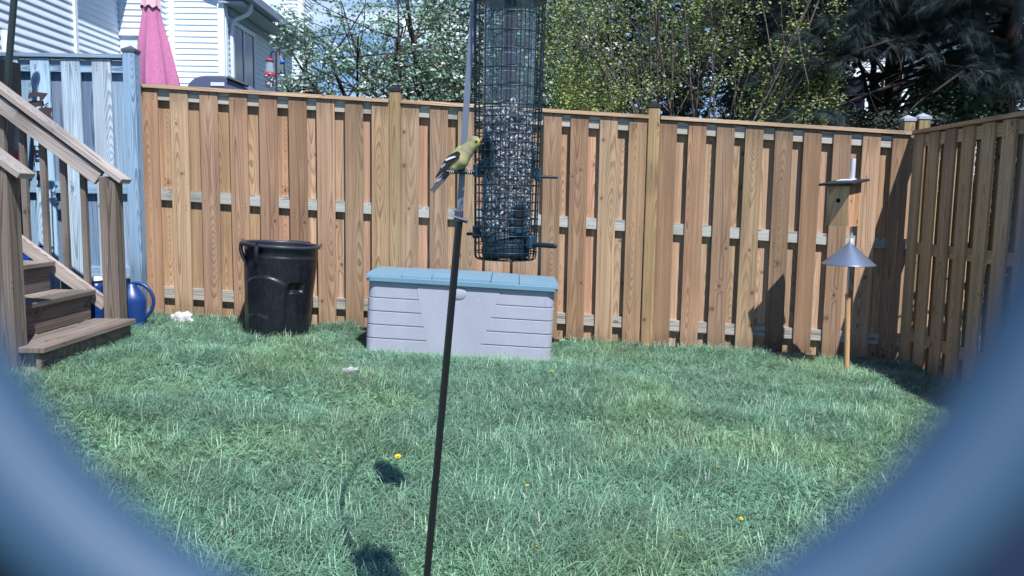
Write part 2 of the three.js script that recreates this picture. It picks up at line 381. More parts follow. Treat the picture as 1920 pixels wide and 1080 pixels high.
{
  const E = 0.095;
  // nearest house: one side wall, seen past the grey fence
  const A = thing('siding_house', 'pale sided house wall ending in a white corner board above the grey fence', 'house', [0, 0, 0]);
  const XA = -5.37;
  sidedWall(A, [XA, -6.7], [XA, -9.95], 1.4, 5.2, E, 0.02);
  part('corner_board', box(0.075, 4.6, 0.06, XA + 0.005, 3.2, -9.985), trim, A);
  sidedWall(A, [XA - 0.04, -10.02], [XA - 4, -10.02], 1.4, 5.2, E);
  part('roof', [box(4.6, 0.14, 3.9, XA - 1.95, 5.32, -8.3), box(4.4, 0.5, 3.7, XA - 1.95, 5.6, -8.3)], roofMat, A);
  part('downspout', [cyl(0.03, 0.03, 0.5, 10, -4.14, 2.2, -6.66), cyl(0.036, 0.036, 0.02, 10, -4.14, 2.0, -6.66)], trim, A);
  const sk = part('ledge', box(0.035, 0.03, 2.1, XA + 0.04, 2.5, -8.05), trim, A);

  // farther house: recessed side wall, a jog, the sunlit front and the wing with the windows
  const B = thing('siding_house', 'white sided house with gutter and tall dark windows beyond the fence', 'house', [0, 0, 0]);
  const XB = -6.4, XJ = -5.96, XC = -4.97, ZJ = -13.24, ZC = -14.0, ZE = -18.2;
  sidedWall(B, [XB, -10.3], [XB, ZJ - 0.76], 1.4, 4.9, E, 0.03);
  // the jog stands out from the side wall and ends above the fence
  const jy = at(245, 63, -ZJ).y;
  sidedWall(B, [XB + 0.02, ZJ], [XJ, ZJ], jy, 4.9, E);
  sidedWall(B, [XJ, ZJ - 0.02], [XJ, ZC], 2.2, 4.9, E);
  part('trim_board', [box(0.47, 0.03, 0.8, (XB + XJ) / 2 + 0.01, jy - 0.02, ZJ - 0.36)], trim, B);
  sidedWall(B, [XB, ZC], [XC - 0.09, ZC], 1.4, 5.6, E * 1.02);
  part('corner_board', box(0.075, 4.4, 0.05, at(325, 80, 14).x, 3.3, ZC + 0.03), trim, B);
  part('corner_board', box(0.11, 4.4, 0.06, XC - 0.035, 3.3, ZC + 0.02), trim, B);
  part('corner_board', box(0.05, 4.4, 0.10, XC + 0.002, 3.3, ZC - 0.075), trim, B);
  sidedWall(B, [XC - 0.01, ZC - 0.13], [XC - 0.01, ZE], 1.4, 4.36, E);
  sidedWall(B, [XC, ZE], [XC - 4, ZE], 1.4, 4.4, E);
  const ey = 4.52;
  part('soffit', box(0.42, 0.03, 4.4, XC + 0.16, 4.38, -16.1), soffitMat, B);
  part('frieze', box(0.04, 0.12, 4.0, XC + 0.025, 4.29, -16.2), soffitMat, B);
  part('gutter', [box(0.02, 0.13, 4.5, XC + 0.38, ey - 0.03, -16.1), box(0.11, 0.02, 4.5, XC + 0.43, ey - 0.09, -16.1), rbox(0.03, 0.14, 4.5, 0.008, XC + 0.48, ey - 0.02, -16.1)], std([0.2, 0.25, 0.34], 0.5), B);
  const rf = part('roof', box(3.4, 0.1, 4.7, 0, 0, 0), roofMat, B); rf.position.set(XC - 1.15, 5.15, -16.15); rf.rotation.z = -0.4;
  const rf2 = part('roof', box(2.6, 0.1, 4.4, 0, 0, 0), roofMat, B); rf2.position.set(XB - 0.9, 5.25, -11.8); rf2.rotation.z = -0.35;
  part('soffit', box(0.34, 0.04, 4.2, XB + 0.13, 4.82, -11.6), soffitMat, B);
  // downspout with an elbow under the gutter
  const dz = ZC - 0.22, q = (x, y, z) => V(x, y, z);
  part('downspout', [tube([q(XC + 0.4, 4.55, dz), q(XC + 0.4, 4.4, dz), q(XC + 0.36, 4.27, dz), q(XC + 0.12, 4.14, dz), q(XC + 0.07, 4.05, dz), q(XC + 0.07, 3.9, dz)], 0.035, 30, 10), rbox(0.06, 3, 0.08, 0.01, XC + 0.06, 2.42, dz)], gutterMat, B);
  const win = (z0, z1, y0, y1, split) => {
    const w = part('window', [box(0.05, y1 - y0 + 0.14, 0.06, XC + 0.028, (y0 + y1) / 2, z0 + 0.03), box(0.05, y1 - y0 + 0.14, 0.06, XC + 0.028, (y0 + y1) / 2, z1 - 0.03), box(0.05, 0.07, z0 - z1 - 0.001, XC + 0.03, y1 + 0.035, (z0 + z1) / 2), box(0.06, 0.07, z0 - z1 - 0.001, XC + 0.033, y0 - 0.035, (z0 + z1) / 2), ...(split ? [box(0.05, y1 - y0, 0.05, XC + 0.024, (y0 + y1) / 2, (z0 + z1) / 2)] : [])], trim, B);
    for (const [c, d] of split ? [[z0, (z0 + z1) / 2], [(z0 + z1) / 2, z1]] : [[z0, z1]]) part('pane', box(0.03, y1 - y0, Math.abs(c - d) - 0.03, XC + 0.018, (y0 + y1) / 2, (c + d) / 2), glassDark, w);
  };
  win(at(441, 0, 14.33).z, -15.45, 1.9, 4.1, true);
  win(-16.75, -17.5, 2.2, 4.15, false);
  // chimney chase behind the roof
  const cz = -22, c0 = at(530, 40, 22).x, c1 = at(566, 40, 22).x;
  const ch = thing('chimney', 'white sided chimney rising behind the dark gutter of the house', 'chimney', [0, 0, 0]);
  sidedWall(ch, [c0 + 0.06, cz], [c1 - 0.06, cz], 2.0, 8.2, 0.094);
  sidedWall(ch, [c1, cz - 0.06], [c1, cz - 1.2], 2.0, 8.2, 0.094);
  part('corner_board', [box(0.13, 6.2, 0.06, c1 - 0.04, 5.1, cz), box(0.06, 6.2, 0.1, c1 + 0.001, 5.1, cz - 0.09), box(0.13, 6.2, 0.06, c0 + 0.04, 5.1, cz)], trim, ch);
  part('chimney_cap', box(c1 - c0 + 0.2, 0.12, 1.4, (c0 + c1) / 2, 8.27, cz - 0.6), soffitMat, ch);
}
{ // house seen in gaps of the pine
  const H = thing('siding_house', 'bluish white sided house glimpsed through the dark pine branches', 'house', [0, 0, 0]);
  const Z = 17, xa = at(1560, 180, Z).x, xb = at(1674, 180, Z).x;
  sidedWall(H, [xa, -Z], [xb - 0.1, -Z], 0.4, 5.6, 0.12);
  part('corner_board', box(0.2, 5.2, 0.08, xb, 3.0, -Z + 0.02), trim, H);
  sidedWall(H, [xb + 0.1, -Z - 0.4], [xb + 3.4, -Z - 3.2], 0.4, 5.4, 0.12);
  part('corner_board', box(0.12, 5.2, 0.12, xb + 3.44, 3.0, -Z - 3.2), trim, H);
  part('roof', [box(8.2, 0.18, 5.5, (xa + xb) / 2 + 1.2, 5.9, -Z - 2.4)], roofMat, H);
  const wnd = (px, w, y) => { const p = at(px, 180, Z); const f = part('window', [box(w + 0.14, 0.07, 0.06, p.x, y + 0.6, -Z + 0.03), box(w + 0.14, 0.07, 0.06, p.x, y - 0.6, -Z + 0.03), box(0.07, 1.13, 0.06, p.x - w / 2 - 0.035, y, -Z + 0.03), box(0.07, 1.13, 0.06, p.x + w / 2 + 0.035, y, -Z + 0.03)], trim, H); part('pane', box(w, 1.13, 0.03, p.x, y, -Z + 0.02), glassDark, f); };
  wnd(1610, 0.7, 3.2); wnd(1640, 0.3, 3.2);
}

// ---------------------------------------------------------------- wooden steps with handrails
{
  const S = thing('deck_stairs', 'weathered wooden steps with sloping handrails at the left edge of the lawn', 'stairs', [0, 0, 0]);
  const zn = -4.38, zf = -5.48, zm = (zn + zf) / 2, LT = zn - zf;
  const put = (name, g, mat, x, y, z, rz = 0) => { const m = part(name, g, mat, S); m.position.set(x, y, z); m.rotation.z = rz; return m; };
  const edge = [[-2.6, 0.295], [-2.87, 0.492], [-3.14, 0.688], [-3.41, 0.884], [-3.68, 1.08]];
  edge.forEach(([x, y], i) => {
    const m = deckMats;
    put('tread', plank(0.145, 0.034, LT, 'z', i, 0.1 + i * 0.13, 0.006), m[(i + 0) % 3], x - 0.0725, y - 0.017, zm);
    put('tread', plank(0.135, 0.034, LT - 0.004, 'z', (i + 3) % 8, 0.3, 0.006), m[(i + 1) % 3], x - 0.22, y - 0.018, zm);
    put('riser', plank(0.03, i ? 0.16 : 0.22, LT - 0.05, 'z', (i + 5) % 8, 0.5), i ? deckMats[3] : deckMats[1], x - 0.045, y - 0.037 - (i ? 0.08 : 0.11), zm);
  });
  for (let k = 0; k < 8; k++) put('landing_board', plank(0.138, 0.034, LT + 0.1, 'z', k, 0.2), deckMats[k % 3], -3.98 - k * 0.144, 1.063, zm);
  for (const z of [zn - 0.075, zf + 0.075]) for (let i = 0; i < 5; i++) put('stringer', plank(0.27, 0.165 + i * 0.1965, 0.04, 'y', i + 1, 0.1), paleDeck, edge[i][0] - 0.197, edge[i][1] - 0.036 - (0.165 + i * 0.1965) / 2, z);
  const dir = V(Math.cos(0.640), -Math.sin(0.640), 0), ang = -0.640;
  // rails: [depth, end of the cap at its lower end, newel x]
  for (const [Z, ex, ey, nx, len] of [[5.53, 236, 338, -2.765, 2.3], [4.42, 50, 327, -2.80, 1.6]]) {
    const e = at(ex, ey, Z);
    const mid = (back, dy) => V(e.x - dir.x * back, e.y - dir.y * back + dy, -Z);
    let c = mid(len / 2, -0.01); const cap = put('handrail', plank(len, 0.038, 0.145, 'x', 2, 0.1, 0.006), paleDeck, c.x, c.y, -Z, ang);
    const nTop = e.y - dir.y * ((e.x - nx) / dir.x) - 0.055, nb = groundY(nx) - 0.1;
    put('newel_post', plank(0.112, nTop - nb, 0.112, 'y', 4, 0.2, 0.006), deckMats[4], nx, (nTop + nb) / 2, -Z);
    // side rail under the cap and the rail along the steps
    const x1 = nx - 0.058, L2 = len - (e.x - x1) / dir.x - 0.05, back = (e.x - x1) / dir.x + L2 / 2;
    c = mid(back, -0.112); put('side_rail', plank(L2, 0.1, 0.036, 'x', 5, 0.3, 0.004), paleDeck, c.x, c.y, -Z + 0.035, ang);
    c = mid(back, -0.985); put('bottom_rail', plank(L2, 0.088, 0.036, 'x', 6, 0.5, 0.004), paleDeck, c.x, c.y, -Z + 0.012, ang);
    for (let x = nx - 0.2; x > e.x - dir.x * (len - 0.1); x -= 0.135) {
      const y = e.y + ((e.x - x) / dir.x) * -dir.y; put('baluster', plank(0.036, 0.96, 0.036, 'y', 1, x), deckMats[2], x, y - 0.55, -Z - 0.026);
    }
  }
}

// ---------------------------------------------------------------- things on and behind the steps
{ // black draped cover
  const p = at(-24, 300, 5.95), y0 = groundY(p.x), top = at(10, 103, 5.95).y, R = rng(3);
  const g = new THREE.BoxGeometry(0.42, top - y0 - 0.03, 0.30, 14, 24, 12).translate(0, (top - y0 - 0.03) / 2 + 0.02, 0), a = g.attributes.position;
  for (let i = 0; i < a.count; i++) {
    const x = a.getX(i), y = a.getY(i), z = a.getZ(i), t = y / (top - y0), an = Math.atan2(z, x), f = 1 + (1 - t) * (-0.12 + 0.05 * Math.sin(an * 9 + 2 * fbm(x * 3, y, z)));
    a.setXYZ(i, x * f, y - (t > 0.9 ? 0.05 * fbm(x * 6, z * 6, 1, 2) : 0), z * f);
  }
  g.computeVertexNormals();
  const o = thing('grill_cover', 'tall black cloth cover draped behind the sloping handrail', 'cover', [p.x - 0.02, y0, p.z]);
  part('cloth', g, std([0.008, 0.009, 0.013], 0.9), o);
  part('wheel', [cyl(0.07, 0.07, 0.03, 18).rotateX(Math.PI / 2).translate(-0.15, 0.07, 0.22), cyl(0.07, 0.07, 0.03, 18).rotateX(Math.PI / 2).translate(0.15, 0.07, 0.22)], std([0.02, 0.02, 0.02], 0.8), o);
}
{ // dark metal pole rising out of the picture
  const a = at(13, 160, 5.7), b = at(27, -10, 5.7), d = b.clone().sub(a), foot = a.clone().addScaledVector(d, -(a.y - groundY(a.x)) / d.y), top = b.clone().addScaledVector(d, 0.6);
  const o = thing('metal_pole', 'dark green metal pole leaning up past the top of the photo at far left', 'pole', foot);
  part('shaft', rod(V(0, 0, 0), top.clone().sub(foot), 0.024, 0.022, 12), std([0.016, 0.028, 0.033], 0.4), o);
  part('finial', ball(0.035).translate(...top.clone().sub(foot).toArray()), std([0.016, 0.028, 0.033], 0.4), o);
}
{ // red handled tool
  const a = at(33, 400, 5.75), b = at(30, 282, 5.75), c = at(31, 236, 5.75);
  const foot = a.clone(); foot.y = groundY(a.x);
  const o = thing('garden_tool', 'upright garden tool with a red handle behind the stair balusters', 'garden tool', foot);
  const l = (v) => v.clone().sub(foot);
  part('handle', rod(l(a), l(b), 0.017, 0.017, 12), std([0.42, 0.035, 0.05], 0.45), o);
  part('shaft', rod(l(b), l(c), 0.014, 0.012, 12), std([0.22, 0.27, 0.33], 0.5), o);
  part('blade', [rod(V(0, 0.02, 0), l(a), 0.013, 0.015, 10), box(0.17, 0.05, 0.015, 0, 0.03, 0)], std([0.1, 0.11, 0.12], 0.5), o);
}
{ // rusty metal ornament on a stake
  const Z = 5.85, c = at(76, 205, Z), foot = V(c.x, groundY(c.x), c.z), rust = std([0.05, 0.034, 0.042], 0.75);
  const o = thing('yard_ornament', 'rusty dark metal yard ornament of angular plates above the handrail', 'ornament', foot);
  const plate = (pts, dz = 0, bend = 0.03) => {
    const s = new THREE.Shape(pts.map(([x, y]) => { const p = at(x, y, Z); return new THREE.Vector2(p.x - foot.x, p.y - foot.y); }));
    const g = new THREE.ExtrudeGeometry(s, { depth: 0.006, bevelEnabled: false }); g.translate(0, 0, dz);
    return g;
  };
  part('plate', plate([[55, 175], [64, 172], [90, 175], [82, 186], [76, 190], [74, 181], [62, 182], [53, 185]]), rust, o);
  part('plate', plate([[48, 190], [62, 188], [78, 188], [80, 197], [64, 200], [54, 194]], -0.02), rust, o);
  part('plate', plate([[74, 204], [88, 201], [101, 203], [97, 214], [101, 227], [88, 222], [78, 214]], 0.012), rust, o);
  const q = (x, y) => at(x, y, Z).sub(foot);
  part('stake', [rod(V(0, 0, 0), q(77, 186), 0.006, 0.006, 8), rod(q(78, 200), q(90, 193), 0.004), rod(q(79, 205), q(89, 197), 0.004)], rust, o);
}
{ // sign letters on the grey fence
  const loader = new FontLoader(), font = await loader.loadAsync('fonts/droid/droid_serif_bold.typeface.json');
  for (const [px, py, where] of [[60.5, 291, 'upper'], [68, 338, 'lower']]) {
    const p = at(px, py, ZG - 0.02), g = new TextGeometry('E', { font, size: 0.073, depth: 0.012, curveSegments: 4 });
    tag(part('sign_letter', g.translate(0, 0, 0), std([0.012, 0.013, 0.018], 0.5), scene), `black slab letter E mounted on the grey fence, ${where} of the two`, 'letter', null).position.copy(p);
  }
}
{ // blue tub behind the stringer and glossy blue round can
  const p = at(52, 473, 5.9), o = thing('plastic_tub', 'blue plastic tub behind the sloping bottom rail of the steps', 'tub', [p.x, groundY(p.x), p.z]);
  const h = p.y - groundY(p.x) + 0.04, blue = std([0.012, 0.06, 0.32], 0.35);
  part('tub', lathe([[0, 0.002], [0.11, 0.002], [0.12, 0.02], [0.15, h - 0.02], [0.165, h - 0.02], [0.168, h], [0.146, h], [0.118, 0.03], [0, 0.03]], 28), blue, o);
  const q = at(181, 536, 5.85);
  const o2 = thing('plastic_jug', 'glossy blue rounded jug with white top just left of the newel post', 'jug', [q.x, groundY(q.x), q.z]), hh = q.y - groundY(q.x);
  part('body', lathe([[0, 0.002], [0.03, 0.002], [0.045, 0.02], [0.05, hh * 0.6], [0.055, hh - 0.01], [0.045, hh + 0.03], [0, hh + 0.035]], 24), std([0.008, 0.035, 0.17], 0.35), o2);
  part('lid', lathe([[0, hh + 0.07], [0.03, hh + 0.067], [0.046, hh + 0.05], [0.05, hh + 0.034], [0, hh + 0.032]], 20), std([0.75, 0.8, 0.85], 0.3), o2);  // white top of the jug
}
{ // watering can
  const Z = 5.95, p = at(247, 598, Z), y0 = groundY(p.x) + 0.005, s = Z / 1500, blue = std([0.009, 0.04, 0.18], 0.36);
  const o = thing('watering_can', 'blue plastic watering can with a big loop handle beside the newel post', 'watering can', [p.x, y0, p.z]);
  const H = (y) => at(247, y, Z).y - y0;
  part('body', lathe([[0, 0.002], [0.088, 0.002], [0.1, 0.015], [0.108, H(580)], [0.112, H(565)], [0.104, H(556)], [0.075, H(545)], [0.05, H(538)], [0.042, H(532)], [0.036, H(532)], [0.04, H(545)], [0, H(556)]], 36).scale(1, 1, 0.85), blue, o);
  part('handle', tube([[240, 534], [252, 531], [266, 533], [278, 541], [286, 554], [288, 568], [284, 582], [275, 593], [265, 599]].map(([x, y]) => at(x, y, Z).sub(V(p.x, y0, p.z))), 0.0135, 40, 10), blue, o);
  part('spout', tube([V(-0.08, 0.06, 0.02), V(-0.16, 0.12, 0.05), V(-0.24, 0.24, 0.07), V(-0.27, 0.3, 0.08)], 0.018, 16, 10), blue, o);
}
{ // lumpy white stone
  const p = onGround(363, 602), R = rng(8), gs = [];
  for (const [x, y, z, r] of [[-0.05, 0.035, 0, 0.062], [0.03, 0.055, -0.02, 0.055], [-0.01, 0.06, 0.01, 0.05], [0.075, 0.025, 0.015, 0.036], [0.0, 0.02, 0.03, 0.055], [-0.04, 0.07, -0.02, 0.035]]) {
    const g = new THREE.IcosahedronGeometry(r, 4), a = g.attributes.position, o = R() * 50;
    for (let i = 0; i < a.count; i++) { const v = V().fromBufferAttribute(a, i), k = 0.7 + 0.62 * fbm(v.x * 38 + o, v.y * 38, v.z * 38, 3) - 0.26 * Math.abs(noise(v.x * 70 + o, v.y * 70, v.z * 70) * 2 - 1); a.setXYZ(i, v.x * k, v.y * k, v.z * k); }
    g.computeVertexNormals(); gs.push(g.translate(x, y, z));
  }
  const m = part('stone', gs, std([0.5, 0.47, 0.5], 0.95), scene); m.position.set(p.x, p.y, -6.25);
  tag(m, 'lumpy white stone lying in the grass against the fence', 'stone');
}

// ---------------------------------------------------------------- black trash can
{
  const Z = 6.08, base = onGround(517, 633), o = thing('trash_can', 'black plastic trash can without a lid standing on the grass by the fence', 'trash can', [at(519, 600, Z).x, groundY(base.x, 0) - 0.005, -Z]);
  o.rotation.set(0, 0.0, -0.062); o.scale.set(0.96, 1, 0.96); o.position.y -= 0.03;
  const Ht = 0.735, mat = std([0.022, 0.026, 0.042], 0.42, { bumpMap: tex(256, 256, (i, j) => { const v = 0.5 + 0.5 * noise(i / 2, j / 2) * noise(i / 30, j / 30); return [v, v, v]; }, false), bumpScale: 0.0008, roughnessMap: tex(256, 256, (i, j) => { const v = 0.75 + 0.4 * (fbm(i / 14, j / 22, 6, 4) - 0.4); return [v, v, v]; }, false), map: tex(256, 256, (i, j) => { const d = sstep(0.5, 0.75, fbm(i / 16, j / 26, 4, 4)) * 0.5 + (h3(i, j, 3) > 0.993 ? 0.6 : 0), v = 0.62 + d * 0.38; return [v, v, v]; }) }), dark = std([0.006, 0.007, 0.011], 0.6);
  const rad = (t) => 0.238 + 0.052 * t;
  const N = 144, M = 96, pos = [], uv = [], idx = [];
  // the wall: tapered, with a raised arched panel at the front and a foot notch, as moulded in the plastic
  const relief = (an, y) => {
    const u = an * 0.265;                                     // metres round the wall from the front centre
    const arch = (c, w, top, k) => { const x = (u - c) / w; if (Math.abs(x) > 1.25) return -1; return (top - k * x * x * 0.5 - y) ; };
    const big = Math.min(sstep(0.175, 0.155, Math.abs(u + 0.045)), sstep(0, 0.014, 0.52 - 2.1 * (u + 0.045) ** 2 - y));
    const small = Math.min(sstep(0.098, 0.085, Math.abs(u + 0.095)), sstep(0, 0.012, 0.235 - 3.2 * (u + 0.095) ** 2 - y));
    const grip = Math.min(sstep(0.06, 0.05, Math.abs(u - 0.205)), sstep(0, 0.012, 0.475 - y), sstep(0, 0.012, y - 0.4));
    const foot = Math.min(sstep(0.075, 0.065, Math.abs(u + 0.085)), sstep(0.05, 0.035, y));
    const side = sstep(0.012, 0, Math.abs(u - 0.155)) * sstep(0.02, 0.1, y) * sstep(0.5, 0.4, y);
    return -0.016 * (1 - big) * sstep(0.70, 0.64, y) * sstep(0.3, 0.2, Math.abs(u + 0.045) - 0.15) * (Math.abs(u) < 0.55 ? 0 : 0) + 0.013 * big + 0.009 * small - 0.028 * grip - 0.05 * foot - 0.006 * side;
  };
  for (let j = 0; j <= M; j++) for (let i = 0; i <= N; i++) {
    const t = j / M, y = t * Ht, an = (i / N) * Math.PI * 2 - Math.PI, r = rad(t) + relief(an, y) + (t < 0.03 ? -0.01 * (1 - t / 0.03) : 0) - (y > 0.655 ? 0.008 * sstep(0.655, 0.665, y) : 0);
    pos.push(Math.sin(an) * r, y, Math.cos(an) * r); uv.push(i / N * 6, t * 2.4);
    if (i < N && j < M) { const a = j * (N + 1) + i; idx.push(a, a + 1, a + N + 2, a, a + N + 2, a + N + 1); }
  }
  const g = new THREE.BufferGeometry(); g.setAttribute('position', new THREE.Float32BufferAttribute(pos, 3)); g.setAttribute('uv', new THREE.Float32BufferAttribute(uv, 2)); g.setIndex(idx); g.computeVertexNormals();
  part('body', g, mat, o);
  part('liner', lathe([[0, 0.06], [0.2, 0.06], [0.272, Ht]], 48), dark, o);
  part('rim', lathe([[0.278, Ht - 0.012], [0.296, Ht - 0.014], [0.303, Ht - 0.006], [0.303, Ht + 0.006], [0.297, Ht + 0.013], [0.282, Ht + 0.012], [0.274, Ht + 0.003], [0.274, Ht - 0.02]], 64), std([0.03, 0.034, 0.055], 0.38), o);
  // lug handle at the left front
  const hm = std([0.02, 0.023, 0.036], 0.42);
  for (const [an, name] of [[-0.62, 'handle'], [2.95, 'handle']]) {
    const h = new THREE.Group(); h.name = name; o.add(h);
    const P = (da, r, y) => V(Math.sin(an + da) * r, y, Math.cos(an + da) * r);
    const bar = []; for (let k = 0; k <= 10; k++) { const a = -0.3 + 0.06 * k; bar.push(P(a, 0.318, Ht + 0.004)); }
    const g2 = [tube(bar, 0.016, 20, 10)];
    for (const a of [-0.3, 0.3]) g2.push(tube([P(a, 0.318, Ht + 0.004), P(a * 1.0, 0.322, Ht - 0.04), P(a * 0.92, 0.308, Ht - 0.085), P(a * 0.8, 0.284, Ht - 0.13)], 0.0165, 14, 8), rod(P(a, 0.318, Ht), P(a * 1.1, 0.29, Ht), 0.014));
    const m = new THREE.Mesh(merge(g2), hm); m.name = 'handle_bar'; h.add(m);
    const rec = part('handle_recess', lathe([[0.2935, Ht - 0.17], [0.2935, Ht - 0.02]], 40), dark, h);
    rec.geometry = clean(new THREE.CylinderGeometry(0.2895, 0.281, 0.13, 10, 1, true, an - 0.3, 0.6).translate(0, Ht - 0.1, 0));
  }
}

// ---------------------------------------------------------------- deck box
{
  const scuff = tex(512, 512, (i, j) => { const a = fbm(i / 60, j / 90, 3, 4), b = noise(i / 1.6, j / 1.6, 5), s = noise(i / 30, j / 2.5, 8) > 0.86 && noise(i / 90, j / 14, 2) > 0.6 ? 0.05 : 0; const v = 0.90 + 0.08 * a + 0.05 * (b - 0.5) + s * 0.5; return [v, v, v * 0.99]; });
  const Z = 5.72, a = at(683, 664, Z), b = at(1032, 685, Z), W = Math.hypot(b.x - a.x, b.y - a.y) - 0.006, D = 0.66, ang = Math.atan2(b.y - a.y, b.x - a.x);
  const o = thing('deck_box', 'grey lilac plastic storage box with a blue lid standing on the grass against the fence', 'storage box', [(a.x + b.x) / 2 + 0.002, (a.y + b.y) / 2, -Z - D / 2]);
  o.rotation.z = ang;
  const mat = std([0.39, 0.41, 0.515], 0.55, { map: scuff, bumpMap: scuff, bumpScale: 0.0012 }), lidMat = std([0.15, 0.285, 0.40], 0.5, { map: scuff }), groove = std([0.33, 0.33, 0.40], 0.6);
  const rr = (w, d, r, h, y) => {
    const s = new THREE.Shape(), x = w / 2 - r, z = d / 2 - r;
    s.absarc(x, z, r, 0, Math.PI / 2); s.absarc(-x, z, r, Math.PI / 2, Math.PI); s.absarc(-x, -z, r, Math.PI, 1.5 * Math.PI); s.absarc(x, -z, r, 1.5 * Math.PI, 2 * Math.PI);
    return new THREE.ExtrudeGeometry(s, { depth: h - 0.006, bevelEnabled: true, bevelThickness: 0.003, bevelSize: 0.003, bevelSegments: 2, curveSegments: 8 }).rotateX(-Math.PI / 2).translate(0, y + 0.003, 0);
  };
  part('plinth', rr(W - 0.05, D - 0.05, 0.05, 0.09, -0.05), lidMat, o);
  const y0 = 0.02, top = 0.535, ys = [y0, 0.127, 0.2265, 0.325, 0.4215, top];
  const taper = (t) => 1 - 0.0 * t;
  part('core', rr(W - 0.018, D - 0.018, 0.05, top - y0 - 0.006, y0 + 0.002), groove, o);
  for (let k = 0; k < 5; k++) part('wall_course', rr(W - 0.0005 * k - (k === 4 ? 0.006 : 0), D - (k === 4 ? 0.006 : 0), 0.055, ys[k + 1] - ys[k] - (k < 4 ? 0.0065 : 0), ys[k]), mat, o);
  // plain middle panel whose sides slope in towards the ground
  const f = (px) => ((px - 60) / 1740) * W - W / 2, sh = new THREE.Shape([[f(655), y0 + 0.02], [f(1105), y0 + 0.02], [f(1283), 0.475], [f(1283), top - 0.012], [f(524), top - 0.012], [f(524), 0.475]].map(([x, y]) => new THREE.Vector2(x, y)));
  part('front_panel', new THREE.ExtrudeGeometry(sh, { depth: 0.02, bevelEnabled: true, bevelThickness: 0.002, bevelSize: 0.002, bevelSegments: 1 }).translate(0, 0, D / 2 - 0.0185), mat, o);
  for (const sx of [-1, 1]) part('corner_seam', box(0.003, 0.1, 0.004, sx * (W / 2 - 0.062), 0.478, D / 2 + 0.0005), groove, o);
  const sc = part('latch_recess', ball(1, 0, 0, 0, 24, 16).scale(0.062, 0.048, 0.012), mat, o); sc.position.set(f(900), top - 0.05, D / 2 + 0.003);
  // lid of stepped, slightly domed sections
  const LW = W + 0.035, LD = D + 0.05, LZ = 0.004;
  const lid = new THREE.Group(); lid.name = 'lid'; o.add(lid); lid.position.set(0.004, top, LZ);
  const slab = rr(LW - 0.012, LD - 0.012, 0.04, 0.036, 0.004);
  part('lid_rim', slab, lidMat, lid);
  const secs = [[62, 388, 0.026, 0], [390, 662, 0.034, 0], [664, 1228, 0.042, 1], [1180, 1478, 0.034, 0], [1482, 1842, 0.026, 0]];
  for (const [x0, x1, h] of [[62, 389, 0.024], [391, 668, 0.031], [670, 1213, 0.038], [1215, 1476, 0.031], [1478, 1842, 0.024]]) {
    const u = (px) => ((px - 62) / 1780) * LW - LW / 2, w = u(x1) - u(x0), n = 14;
    const s = new THREE.Shape(); s.moveTo(-LD / 2 + 0.01, 0.03);
    for (let i = 0; i <= n; i++) { const t = i / n, z = mixn(-LD / 2 + 0.012, LD / 2 - 0.014, t); s.lineTo(z, 0.034 + h * Math.pow(Math.sin(Math.PI * clamp(0.1 + t * 0.8)), 0.5)); }
    s.lineTo(LD / 2 - 0.01, 0.03);
    const g = new THREE.ExtrudeGeometry(s, { depth: w - 0.008, bevelEnabled: true, bevelThickness: 0.003, bevelSize: 0.004, bevelSegments: 2 }).rotateY(-Math.PI / 2);
    part('lid_section', g.translate(u(x1) - 0.004, 0, 0), lidMat, lid);
  }
}

